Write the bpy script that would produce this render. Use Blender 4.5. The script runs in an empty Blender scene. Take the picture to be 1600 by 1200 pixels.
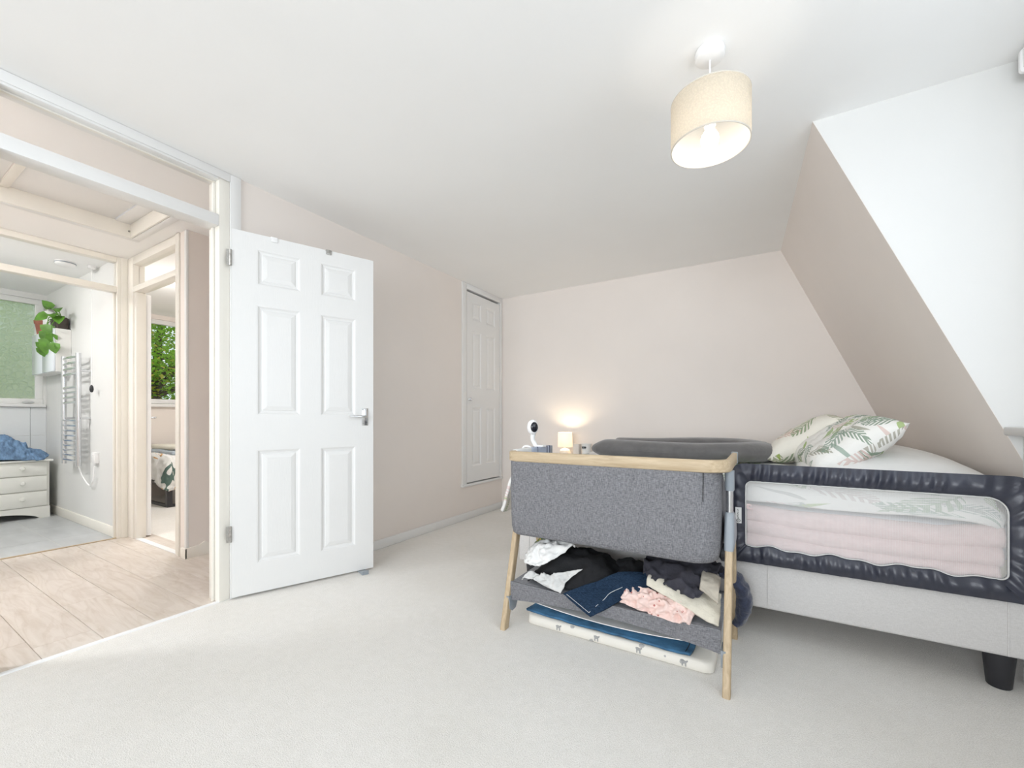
import bpy, bmesh, math, random
from mathutils import Vector, Matrix, noise
R = math.radians
PI = math.pi
random.seed(7)
S = bpy.context.scene
C = S.collection

# ------------------------------------------------------------------ camera
cam_d = bpy.data.cameras.new('camera')
cam = bpy.data.objects.new('camera', cam_d)
C.objects.link(cam)
cam.location = (0, 0, 0.97)
cam.rotation_euler = (R(90), 0, R(31.0))
cam_d.sensor_width = 36
cam_d.lens = 654 / 1600 * 36
cam_d.shift_y = 55 / 1600
cam_d.clip_start = 0.02
S.camera = cam

# ------------------------------------------------------------------ view, world, daylight, added fill
S.view_settings.view_transform = 'Standard'
S.view_settings.look = 'None'
S.view_settings.gamma = 1
S.view_settings.use_curve_mapping = False
S.view_settings.exposure = 0.14
S.cycles.max_bounces = 14
S.cycles.diffuse_bounces = 10
S.cycles.transparent_max_bounces = 16
S.cycles.caustics_refractive = True
S.cycles.sample_clamp_indirect = 8

W = bpy.data.worlds.new('overcast_sky')
S.world = W
W.use_nodes = True
W.node_tree.nodes['Background'].inputs[0].default_value = (0.82, 0.91, 1.0, 1)
W.node_tree.nodes['Background'].inputs[1].default_value = 1.12


def area(name, loc, rot, sx, sy, power, col, spread=180):
    d = bpy.data.lights.new(name, 'AREA')
    d.shape = 'RECTANGLE'
    d.size, d.size_y, d.energy, d.color = sx, sy, power, col
    d.spread = R(spread)
    o = bpy.data.objects.new(name, d)
    o.location, o.rotation_euler = loc, rot
    C.objects.link(o)
    return o


# daylight entering by the dormer window, beside and behind the camera
area('dormer_daylight', (1.06, 0.2, 1.58), (0, R(90), 0), 1.25, 2.6, 21, (0.90, 0.955, 1.0))
# added fill light at an assumed, unseen window in the end wall
area('end_wall_fill', (-0.8, -3.76, 1.38), (R(90), 0, 0), 2.6, 1.6, 64, (0.90, 0.955, 1.0), 115)


# ------------------------------------------------------------------ node helper
class N:
    """tiny expression wrapper round shader node sockets"""
    def __init__(self, t, s): self.t, self.s = t, s
    def op(self, k, o=None, o2=None):
        n = self.t.nodes.new('ShaderNodeMath'); n.operation = k
        for i, v in enumerate((self, o, o2)):
            if v is None: continue
            if isinstance(v, N): self.t.links.new(v.s, n.inputs[i])
            else: n.inputs[i].default_value = v
        return N(self.t, n.outputs[0])
    def __add__(s, o): return s.op('ADD', o)
    def __sub__(s, o): return s.op('SUBTRACT', o)
    def __mul__(s, o): return s.op('MULTIPLY', o)
    def __truediv__(s, o): return s.op('DIVIDE', o)
    def lt(s, o): return s.op('LESS_THAN', o)
    def gt(s, o): return s.op('GREATER_THAN', o)
    def sin(s): return s.op('SINE')
    def cos(s): return s.op('COSINE')
    def abs(s): return s.op('ABSOLUTE')
    def max(s, o): return s.op('MAXIMUM', o)
    def min(s, o): return s.op('MINIMUM', o)


MAT = {}


def newmat(name):
    m = bpy.data.materials.new(name)
    m.use_nodes = True
    MAT[name] = m
    t = m.node_tree
    return m, t, t.nodes['Principled BSDF']


def coords(t, kind='Object', scale=(1, 1, 1), rot=(0, 0, 0)):
    tc = t.nodes.new('ShaderNodeTexCoord')
    mp = t.nodes.new('ShaderNodeMapping')
    mp.inputs['Scale'].default_value = scale
    mp.inputs['Rotation'].default_value = rot
    t.links.new(tc.outputs[kind], mp.inputs[0])
    return mp.outputs[0]


def tex_noise(t, vec, scale, detail=3, rough=0.55, dist=0.0):
    n = t.nodes.new('ShaderNodeTexNoise')
    n.inputs['Scale'].default_value = scale
    n.inputs['Detail'].default_value = detail
    n.inputs['Roughness'].default_value = rough
    n.inputs['Distortion'].default_value = dist
    t.links.new(vec, n.inputs['Vector'])
    return n.outputs['Fac']


def ramp(t, fac, stops):
    r = t.nodes.new('ShaderNodeValToRGB')
    e = r.color_ramp.elements
    while len(e) < len(stops): e.new(0.5)
    for i, (p, c) in enumerate(stops):
        e[i].position = p
        e[i].color = (*c, 1)
    t.links.new(fac, r.inputs[0])
    return r.outputs[0]


def mixcol(t, fac, a, b, mode='MIX'):
    n = t.nodes.new('ShaderNodeMix'); n.data_type = 'RGBA'; n.blend_type = mode
    for sock, v in ((n.inputs[0], fac), (n.inputs[6], a), (n.inputs[7], b)):
        if isinstance(v, N): t.links.new(v.s, sock)
        elif isinstance(v, bpy.types.NodeSocket): t.links.new(v, sock)
        elif isinstance(v, tuple): sock.default_value = (*v, 1)
        else: sock.default_value = v
    return n.outputs[2]


def bump(t, b, h, strength, dist=0.01):
    n = t.nodes.new('ShaderNodeBump')
    n.inputs['Strength'].default_value = strength
    n.inputs['Distance'].default_value = dist
    t.links.new(h, n.inputs['Height'])
    t.links.new(n.outputs[0], b.inputs['Normal'])


def plain(name, col, rough=0.6, var=0.04, scale=8, bmp=0.0, bscale=60, metal=0.0, spec=0.5, stretch=(1, 1, 1), bdist=0.004, sheen=0):
    m, t, b = newmat(name)
    v = coords(t, scale=stretch)
    f = tex_noise(t, v, scale, 4)
    lo = tuple(max(0, c * (1 - var)) for c in col)
    hi = tuple(min(1, c * (1 + var)) for c in col)
    t.links.new(ramp(t, f, [(0.3, lo), (0.7, hi)]), b.inputs['Base Color'])
    b.inputs['Roughness'].default_value = rough
    b.inputs['Metallic'].default_value = metal
    b.inputs['Specular IOR Level'].default_value = spec
    if sheen: b.inputs['Sheen Weight'].default_value = sheen
    if bmp:
        bump(t, b, tex_noise(t, v, bscale, 3), bmp, bdist)
    return m


def emissive(name, col, strength):
    m, t, b = newmat(name)
    b.inputs['Base Color'].default_value = (*col, 1)
    b.inputs['Emission Color'].default_value = (*col, 1)
    b.inputs['Emission Strength'].default_value = strength
    return m


def weave(name, dark, light, scale=420, rough=0.9):
    """heathered woven cloth: warp and weft threads of two tones"""
    m, t, b = newmat(name)
    v1 = coords(t, scale=(1, 1, 0.16))
    v2 = coords(t, scale=(0.16, 0.16, 1))
    a = tex_noise(t, v1, scale, 2, 0.6)
    c = tex_noise(t, v2, scale, 2, 0.6)
    f = (N(t, a) + N(t, c)) * 0.5
    t.links.new(ramp(t, f.s, [(0.38, dark), (0.62, light)]), b.inputs['Base Color'])
    b.inputs['Roughness'].default_value = rough
    b.inputs['Specular IOR Level'].default_value = 0.15
    bump(t, b, f.s, 0.25, 0.002)
    return m


def oak(name, dark, light, grain=(14, 14, 1.2), rough=0.5, scale=6):
    m, t, b = newmat(name)
    v = coords(t, scale=grain)
    f = tex_noise(t, v, scale, 6, 0.62, 0.6)
    t.links.new(ramp(t, f, [(0.25, dark), (0.5, tuple((a + c) / 2 for a, c in zip(dark, light))), (0.72, light)]), b.inputs['Base Color'])
    b.inputs['Roughness'].default_value = rough
    bump(t, b, f, 0.08, 0.002)
    return m


def leafprint(name, base, scale=4.0, seed=0.0, cols=None, dens=0.2, rough=0.85):
    """cotton printed with scattered fronds (flat print, in UV metres)"""
    cols = cols or [(0.30, 0.42, 0.10), (0.30, 0.38, 0.33), (0.16, 0.24, 0.16), (0.66, 0.52, 0.48)]
    m, t, b = newmat(name)
    tc = t.nodes.new('ShaderNodeTexCoord')
    col = base
    for k in range(3):
        mp = t.nodes.new('ShaderNodeMapping')
        sc = scale * (1, 1.35, 0.8)[k]
        mp.inputs['Scale'].default_value = (sc, sc, 1)
        mp.inputs['Location'].default_value = (seed + 3.7 * k, seed * 0.6 - 2.1 * k, 0)
        t.links.new(tc.outputs['UV'], mp.inputs[0])
        vo = t.nodes.new('ShaderNodeTexVoronoi')
        vo.voronoi_dimensions = '2D'
        vo.inputs['Scale'].default_value = 1
        t.links.new(mp.outputs[0], vo.inputs['Vector'])
        def xyz(sock):
            s = t.nodes.new('ShaderNodeSeparateXYZ'); t.links.new(sock, s.inputs[0])
            return [N(t, o) for o in s.outputs]
        p, q = xyz(mp.outputs[0]), xyz(vo.outputs['Position'])
        cr = t.nodes.new('ShaderNodeSeparateColor'); t.links.new(vo.outputs['Color'], cr.inputs[0])
        cR, cG, cB = [N(t, o) for o in cr.outputs]
        dx, dy = p[0] - q[0], p[1] - q[1]
        an = cR * 6.283
        u = dx * an.cos() + dy * an.sin()
        v = dy * an.cos() - dx * an.sin()
        v = v + u * u * 0.35
        L = 0.46
        prof = ((u / L * 0.5 + 0.5) * PI).sin().max(0.0)
        av = v.abs()
        inside = av.lt(prof * 0.20) * u.abs().lt(L)
        if k == 1:
            stripes = av.lt(prof * 0.085)
        else:
            stripes = ((u - av * 1.3) * 52).sin().gt(-0.15)
        mask = (inside * stripes).max(av.lt(0.012) * u.abs().lt(L))
        mask = mask * cB.gt(dens + 0.12 * k)
        pal = ramp(t, cG.s, [(0.0, cols[0]), (0.3, cols[1]), (0.6, cols[2]), (0.9, cols[3])])
        col = mixcol(t, mask * 0.85, col, pal)
    t.links.new(col, b.inputs['Base Color'])
    b.inputs['Roughness'].default_value = rough
    b.inputs['Specular IOR Level'].default_value = 0.2
    v = coords(t)
    bump(t, b, tex_noise(t, v, 26, 3), 0.35, 0.012)
    return m


# ------------------------------------------------------------------ materials
WALL = plain('wall_paint', (0.785, 0.73, 0.69), 0.85, 0.012, 3, 0.05, 160)
WHITEWALL = plain('white_wall_paint', (0.70, 0.70, 0.69), 0.85, 0.01, 3, 0.05, 160)
CEIL = plain('ceiling_paint', (0.885, 0.885, 0.88), 0.9, 0.01, 2, 0.05, 120)
GLOSS = plain('white_gloss_paint', (0.77, 0.77, 0.765), 0.32, 0.01, 4, 0.05, 40)
CREAM = plain('cream_gloss_paint', (0.80, 0.775, 0.715), 0.35, 0.02, 5, 0.05, 40)
CHROME = plain('chrome', (0.72, 0.73, 0.75), 0.16, 0.02, 20, metal=1.0)
STEEL = plain('worn_steel', (0.42, 0.41, 0.39), 0.4, 0.25, 90, metal=0.9)
BLACKMETAL = plain('dark_metal', (0.03, 0.03, 0.035), 0.35, 0.1, 30)


def door_white():
    m, t, b = newmat('moulded_door_white')
    v = coords(t, scale=(9, 9, 1.0))
    f = tex_noise(t, v, 9, 5, 0.6, 1.6)
    b.inputs['Base Color'].default_value = (0.765, 0.765, 0.76, 1)
    b.inputs['Roughness'].default_value = 0.38
    bump(t, b, f, 0.16, 0.004)
    return m
DOORWHITE = door_white()


def carpet():
    m, t, b = newmat('cream_carpet')
    v = coords(t)
    fine = tex_noise(t, v, 260, 3, 0.7)
    mid = tex_noise(t, v, 28, 3, 0.6)
    big = tex_noise(t, v, 2.2, 3, 0.5)
    c1 = ramp(t, fine, [(0.3, (0.72, 0.695, 0.655)), (0.62, (0.90, 0.88, 0.85))])
    c2 = ramp(t, mid, [(0.3, (0.95, 0.95, 0.945)), (0.7, (1, 1, 1))])
    c3 = ramp(t, big, [(0.3, (0.95, 0.945, 0.93)), (0.7, (1, 1, 1))])
    x = mixcol(t, 1.0, c1, c2, 'MULTIPLY')
    t.links.new(mixcol(t, 1.0, x, c3, 'MULTIPLY'), b.inputs['Base Color'])
    b.inputs['Roughness'].default_value = 1.0
    b.inputs['Specular IOR Level'].default_value = 0.05
    b.inputs['Sheen Weight'].default_value = 0.2
    bump(t, b, fine, 0.6, 0.006)
    return m
CARPET = carpet()


def plank_mat():
    m, t, b = newmat('pale_oak_laminate')
    tc = t.nodes.new('ShaderNodeTexCoord')
    oi = t.nodes.new('ShaderNodeObjectInfo')
    off = t.nodes.new('ShaderNodeVectorMath'); off.operation = 'SCALE'
    cmb = t.nodes.new('ShaderNodeCombineXYZ')
    for i in range(3): t.links.new(oi.outputs['Random'], cmb.inputs[i])
    t.links.new(cmb.outputs[0], off.inputs[0]); off.inputs['Scale'].default_value = 17
    add = t.nodes.new('ShaderNodeVectorMath'); add.operation = 'ADD'
    t.links.new(tc.outputs['Object'], add.inputs[0]); t.links.new(off.outputs[0], add.inputs[1])
    mp = t.nodes.new('ShaderNodeMapping'); mp.inputs['Scale'].default_value = (1.1, 7, 7)
    t.links.new(add.outputs[0], mp.inputs[0])
    f = tex_noise(t, mp.outputs[0], 3.2, 6, 0.6, 1.2)
    wv = (N(t, tex_noise(t, mp.outputs[0], 0.9, 2, 0.4, 0.6)) * 90).sin()
    base = ramp(t, f, [(0.28, (0.56, 0.49, 0.425)), (0.5, (0.65, 0.59, 0.535)), (0.75, (0.71, 0.655, 0.605))])
    c = mixcol(t, (wv.gt(0.55)) * 0.10, base, (0.36, 0.26, 0.18))
    tint = ramp(t, oi.outputs['Random'], [(0, (0.93, 0.92, 0.91)), (1, (1, 1, 1))])
    t.links.new(mixcol(t, 1.0, c, tint, 'MULTIPLY'), b.inputs['Base Color'])
    b.inputs['Roughness'].default_value = 0.42
    bump(t, b, f, 0.06, 0.002)
    return m
PLANK = plank_mat()
TILE = plain('grey_floor_tile', (0.46, 0.475, 0.485), 0.4, 0.10, 3, 0.03, 30, stretch=(1, 3, 1))
GROUT = plain('pale_grout', (0.62, 0.62, 0.60), 0.9, 0.05, 30)
WTILE = plain('pale_grey_wall_tile', (0.70, 0.72, 0.73), 0.3, 0.03, 3)
TWEED = weave('grey_tweed', (0.115, 0.115, 0.125), (0.25, 0.25, 0.265), 430)
TWEEDL = weave('light_grey_tweed', (0.30, 0.31, 0.34), (0.42, 0.43, 0.46), 430)
BEDFAB = weave('pale_grey_linen', (0.54, 0.525, 0.515), (0.63, 0.615, 0.605), 600)
OAK = oak('light_oak', (0.37, 0.275, 0.165), (0.56, 0.44, 0.295))
OAKRAIL = oak('light_oak_rail', (0.38, 0.285, 0.175), (0.56, 0.45, 0.31), (1.4, 14, 14))
GREYPLASTIC = plain('grey_plastic', (0.27, 0.30, 0.33), 0.4, 0.03, 20)
DARKPLASTIC = plain('black_plastic', (0.02, 0.02, 0.024), 0.45, 0.1, 20)
WHITEPLASTIC = plain('white_plastic', (0.82, 0.82, 0.82), 0.3, 0.01, 20)
NYLON = plain('charcoal_nylon', (0.034, 0.037, 0.055), 0.36, 0.12, 20, 0.1, 300, spec=0.6)
GREYPILLOW = plain('grey_velour', (0.12, 0.115, 0.115), 0.85, 0.14, 14, 0.3, 30, sheen=0.35, bdist=0.008)
WHITECOTTON = plain('white_cotton', (0.80, 0.80, 0.79), 0.85, 0.02, 10, 0.2, 18, bdist=0.008)
MATTRESS = plain('cream_mattress_ticking', (0.74, 0.66, 0.50), 0.85, 0.05, 20, 0.2, 60)
PINK = plain('pink_fleece', (0.72, 0.555, 0.555), 0.95, 0.06, 40, 0.5, 140, sheen=0.3)
DENIM = weave('dark_denim', (0.006, 0.014, 0.030), (0.022, 0.045, 0.085), 500)
DENIMB = plain('mid_blue_denim', (0.045, 0.14, 0.26), 0.9, 0.45, 12, 0.3, 200, stretch=(1, 2, 1))
DENIML = plain('washed_denim', (0.15, 0.25, 0.40), 0.9, 0.45, 16, 0.3, 200, stretch=(1, 2.5, 1))
STITCH = plain('pale_stitching', (0.45, 0.47, 0.48), 0.8, 0.05, 60)
BLACKCLOTH = plain('black_jersey', (0.012, 0.012, 0.014), 0.9, 0.2, 20, 0.3, 120)
NAVYCLOTH = plain('charcoal_jersey', (0.035, 0.034, 0.045), 0.9, 0.2, 20, 0.3, 120)
FLEECE = plain('navy_fleece', (0.035, 0.042, 0.075), 0.98, 0.35, 60, 0.6, 120, sheen=0.4)
CREAMCLOTH = plain('cream_knit', (0.62, 0.58, 0.49), 0.95, 0.05, 40, 0.4, 160)
GREYCLOTH = plain('pale_grey_jersey', (0.60, 0.60, 0.59), 0.9, 0.05, 30, 0.2, 120)


def dotted(name, base, spot, scale, th, warp=1.0):
    m, t, b = newmat(name)
    v = coords(t)
    vo = t.nodes.new('ShaderNodeTexVoronoi')
    vo.inputs['Scale'].default_value = scale
    t.links.new(v, vo.inputs['Vector'])
    mask = (N(t, vo.outputs['Distance']) + N(t, tex_noise(t, v, scale * 3, 2)) * 0.25 * warp).lt(th)
    t.links.new(mixcol(t, mask, base, spot), b.inputs['Base Color'])
    b.inputs['Roughness'].default_value = 1.12
    return m
PINKFLORAL = dotted('pink_floral_cotton', (0.78, 0.60, 0.55), (0.45, 0.17, 0.15), 38, 0.27)
MATPRINT = dotted('cream_wipe_clean_print', (0.76, 0.73, 0.67), (0.42, 0.41, 0.40), 12, 0.20, 0.5)
CAMO = dotted('green_print_jersey', (0.10, 0.16, 0.05), (0.45, 0.33, 0.08), 45, 0.42)
LEAFDUVET = leafprint('leaf_print_duvet', (0.78, 0.775, 0.76), 3.6, 0.0, dens=0.12,
                      cols=[(0.40, 0.50, 0.24), (0.34, 0.42, 0.38), (0.42, 0.47, 0.46), (0.70, 0.56, 0.55)])
LEAFPILLOW = leafprint('leaf_print_pillowcase', (0.79, 0.78, 0.75), 6.2, 5.3, dens=-0.15)
LEAFPILLOW2 = leafprint('leaf_print_pillowcase_cream', (0.74, 0.71, 0.64), 5.4, 9.1, dens=0.0,
                        cols=[(0.30, 0.40, 0.06), (0.10, 0.16, 0.10), (0.24, 0.32, 0.18), (0.60, 0.42, 0.36)])


def glass(name, tint=(1, 1, 1), gl=0.06):
    m = bpy.data.materials.new(name); m.use_nodes = True; MAT[name] = m
    t = m.node_tree
    t.nodes.remove(t.nodes['Principled BSDF'])
    a = t.nodes.new('ShaderNodeBsdfTransparent'); a.inputs[0].default_value = (*tint, 1)
    g = t.nodes.new('ShaderNodeBsdfGlossy'); g.inputs['Roughness'].default_value = 0.02
    lw = t.nodes.new('ShaderNodeLayerWeight'); lw.inputs[0].default_value = 0.5
    fac = N(t, lw.outputs['Facing']).op('POWER', 4.0) * 0.35 + 0.015
    mx = t.nodes.new('ShaderNodeMixShader')
    t.links.new(fac.s, mx.inputs[0])
    t.links.new(a.outputs[0], mx.inputs[1]); t.links.new(g.outputs[0], mx.inputs[2])
    t.links.new(mx.outputs[0], t.nodes['Material Output'].inputs[0])
    return m
GLASS = glass('clear_glass')


def frosted():
    m, t, b = newmat('patterned_frosted_glass')
    v = coords(t)
    vo = t.nodes.new('ShaderNodeTexVoronoi'); vo.feature = 'DISTANCE_TO_EDGE'
    vo.inputs['Scale'].default_value = 26
    t.links.new(v, vo.inputs['Vector'])
    b.inputs['Base Color'].default_value = (0.97, 0.99, 0.96, 1)
    b.inputs['Transmission Weight'].default_value = 1
    b.inputs['Roughness'].default_value = 0.30
    b.inputs['IOR'].default_value = 1.30
    e = ramp(t, vo.outputs['Distance'], [(0.0, (0, 0, 0)), (0.18, (1, 1, 1))])
    bump(t, b, e, 0.5, 0.01)
    tl = t.nodes.new('ShaderNodeBsdfTranslucent'); tl.inputs[0].default_value = (0.96, 0.96, 0.80, 1)
    mx = t.nodes.new('ShaderNodeMixShader'); t.links.new((N(t, e) * 0.25 + N(t, tex_noise(t, v, 7, 3)) * 0.45).s, mx.inputs[0])
    t.links.new(b.outputs[0], mx.inputs[1]); t.links.new(tl.outputs[0], mx.inputs[2])
    t.links.new(mx.outputs[0], t.nodes['Material Output'].inputs[0])
    return m
FROSTED = frosted()


def netting():
    m = bpy.data.materials.new('white_net_mesh'); m.use_nodes = True; MAT['netting'] = m
    t = m.node_tree; b = t.nodes['Principled BSDF']
    v = coords(t, rot=(0, R(45), 0))
    s = t.nodes.new('ShaderNodeSeparateXYZ'); t.links.new(v, s.inputs[0])
    X, Z = N(t, s.outputs[0]), N(t, s.outputs[2])
    k = 2 * PI / 0.0034
    holes = ((X * k).sin() * (Z * k).sin()).gt(-0.12)
    b.inputs['Base Color'].default_value = (0.80, 0.80, 0.79, 1)
    b.inputs['Roughness'].default_value = 0.8
    tr = t.nodes.new('ShaderNodeBsdfTransparent')
    mx = t.nodes.new('ShaderNodeMixShader')
    t.links.new((holes * 0.92 + 0.02).s, mx.inputs[0])
    t.links.new(b.outputs[0], mx.inputs[1]); t.links.new(tr.outputs[0], mx.inputs[2])
    t.links.new(mx.outputs[0], t.nodes['Material Output'].inputs[0])
    return m
NET = netting()


def translucent(name, col, fac=0.5, bmp=0, bscale=200):
    m, t, b = newmat(name)
    b.inputs['Base Color'].default_value = (*col, 1)
    b.inputs['Roughness'].default_value = 1.12
    b.inputs['Specular IOR Level'].default_value = 0.1
    tl = t.nodes.new('ShaderNodeBsdfTranslucent'); tl.inputs[0].default_value = (*col, 1)
    mx = t.nodes.new('ShaderNodeMixShader'); mx.inputs[0].default_value = fac
    t.links.new(b.outputs[0], mx.inputs[1]); t.links.new(tl.outputs[0], mx.inputs[2])
    t.links.new(mx.outputs[0], t.nodes['Material Output'].inputs[0])
    if bmp:
        v = coords(t)
        vo = t.nodes.new('ShaderNodeTexVoronoi'); vo.inputs['Scale'].default_value = bscale
        t.links.new(v, vo.inputs['Vector'])
        bump(t, b, vo.outputs['Distance'], bmp, 0.004)
        c = ramp(t, vo.outputs['Distance'], [(0.1, tuple(k * 1.0 for k in col)), (0.7, tuple(k * 0.82 for k in col))])
        t.links.new(c, b.inputs['Base Color'])
    return m
SHADE = translucent('boucle_shade', (0.84, 0.77, 0.66), 0.45, 0.8, 170)
SHADEIN = translucent('white_shade_lining', (0.88, 0.86, 0.82), 0.4)
LAMPSHADE = translucent('cream_lamp_shade', (0.92, 0.90, 0.86), 0.6)
LEAF = translucent('tree_leaf', (0.30, 0.50, 0.07), 0.5)
LEAF2 = translucent('yellowing_leaf', (0.62, 0.55, 0.10), 0.5)
PLANTLEAF = plain('pothos_leaf', (0.10, 0.24, 0.03), 0.4, 0.35, 14)
BARK = plain('bark', (0.11, 0.085, 0.06), 0.95, 0.3, 20, 0.5, 40)
GRASS = plain('lawn', (0.10, 0.20, 0.05), 0.95, 0.3, 6)
TERRACOTTA = plain('terracotta', (0.34, 0.13, 0.09), 0.8, 0.15, 20)
BROWNPOT = plain('brown_pot', (0.055, 0.04, 0.035), 0.6, 0.2, 20)

# ------------------------------------------------------------------ mesh helpers
ORG = {}


def finish(name, bm, mat, parent=None, org=None, smooth=False, angle=40, local=False, kind=None):
    """link a bmesh as one mesh object; vertices are given in world space unless local"""
    if parent is not None:
        o0 = ORG[parent.name]
    else:
        o0 = Vector(org) if org is not None else Vector((0, 0, 0))
    if not local and o0.length:
        bmesh.ops.translate(bm, verts=bm.verts, vec=-o0)
    bmesh.ops.recalc_face_normals(bm, faces=bm.faces)
    me = bpy.data.meshes.new(name)
    bm.to_mesh(me); bm.free()
    if smooth:
        for p in me.polygons: p.use_smooth = True
        me.set_sharp_from_angle(angle=R(angle))
    if mat is not None: me.materials.append(mat)
    o = bpy.data.objects.new(name, me)
    C.objects.link(o)
    ORG[o.name] = o0
    if parent is not None: o.parent = parent
    else: o.location = o0
    if kind: o['kind'] = kind
    return o


def tag(o, label, cat, group=None):
    o['label'] = label; o['category'] = cat
    if group: o['group'] = group
    return o


def thing(name, label, cat, loc, rotz=0, group=None):
    o = bpy.data.objects.new(name, None)
    o.empty_display_size = 0.05
    C.objects.link(o)
    o.location = loc; o.rotation_euler = (0, 0, rotz)
    ORG[o.name] = Vector(loc)
    return tag(o, label, cat, group)


def B():
    return bmesh.new()


def box(bm, x0, x1, y0, y1, z0, z1, bev=0.0, seg=2):
    r = bmesh.ops.create_cube(bm, size=1)
    vs = r['verts']
    for v in vs:
        v.co = Vector(((x0 + x1) / 2 + v.co.x * (x1 - x0), (y0 + y1) / 2 + v.co.y * (y1 - y0), (z0 + z1) / 2 + v.co.z * (z1 - z0)))
    if bev:
        es = list({e for v in vs for e in v.link_edges})
        bmesh.ops.bevel(bm, geom=es, offset=bev, segments=seg, profile=0.5, affect='EDGES')
    return bm


def loft(bm, loops, cap=True, closed=True):
    rows = [[bm.verts.new(p) for p in lp] for lp in loops]
    n = len(rows[0])
    for a, b in zip(rows, rows[1:]):
        for i in range(n if closed else n - 1):
            j = (i + 1) % n
            bm.faces.new((a[i], a[j], b[j], b[i]))
    if cap and closed:
        bm.faces.new(list(reversed(rows[0]))); bm.faces.new(rows[-1])
    return bm


def tube(bm, pts, r, n=10, cap=True, flat=1.0):
    pts = [Vector(p) for p in pts]
    rs = r if isinstance(r, (list, tuple)) else [r] * len(pts)
    loops = []
    up = None
    for i, p in enumerate(pts):
        d = (pts[min(i + 1, len(pts) - 1)] - pts[max(i - 1, 0)]).normalized()
        if up is None:
            up = Vector((0, 0, 1)) if abs(d.z) < 0.9 else Vector((0, 1, 0))
        a = d.cross(up).normalized(); b = a.cross(d).normalized(); up = b
        loops.append([p + (a * math.cos(t) + b * math.sin(t) * flat) * rs[i] for t in [2 * PI * k / n for k in range(n)]])
    return loft(bm, loops, cap)


def lathe(bm, prof, c, n=28, cap=True):
    c = Vector(c)
    loops = [[c + Vector((max(r, 1e-4) * math.cos(2 * PI * k / n), max(r, 1e-4) * math.sin(2 * PI * k / n), z)) for k in range(n)] for r, z in prof]
    return loft(bm, loops, cap)


def prism(bm, poly, ax, a, b):
    """extrude a 2-D polygon along ax: 'x' (y,z), 'y' (x,z), 'z' (x,y)"""
    def p3(p, v):
        return {'x': (v, p[0], p[1]), 'y': (p[0], v, p[1]), 'z': (p[0], p[1], v)}[ax]
    return loft(bm, [[p3(p, a) for p in poly], [p3(p, b) for p in poly]])


def rrect(x0, x1, y0, y1, r, n=6):
    if not isinstance(r, (list, tuple)): r = [r] * 4
    out = []
    for (cx, cy, a0), rr in zip(((x1, y1, 0), (x0, y1, 90), (x0, y0, 180), (x1, y0, 270)), r):
        sx = -1 if a0 in (0, 270) else 1
        sy = -1 if a0 in (0, 90) else 1
        for k in range(n + 1):
            a = R(a0 + 90 * k / n)
            out.append((cx + sx * rr + rr * math.cos(a), cy + sy * rr + rr * math.sin(a)))
    return out


def cat(p0, p1, p2, p3, t):
    return 0.5 * ((2 * p1) + (p2 - p0) * t + (2 * p0 - 5 * p1 + 4 * p2 - p3) * t * t + (3 * p1 - p0 - 3 * p2 + p3) * t ** 3)


def spline(pts, n):
    pts = [Vector(p) for p in pts]
    out = []
    m = len(pts) - 1
    for k in range(n):
        u = m * k / (n - 1)
        i = min(int(u), m - 1)
        t = u - i
        a = pts[i - 1] if i > 0 else pts[0] * 2 - pts[1]
        b = pts[i + 2] if i + 2 <= m else pts[m] * 2 - pts[m - 1]
        out.append(cat(a, pts[i], pts[i + 1], b, t))
    return out


def wr(p, sc, seed, ridged=True):
    v = noise.noise(Vector(p) * sc + Vector((seed, seed * 1.7, -seed)))
    return (1 - 2 * abs(v)) - 0.5 if ridged else v


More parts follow.
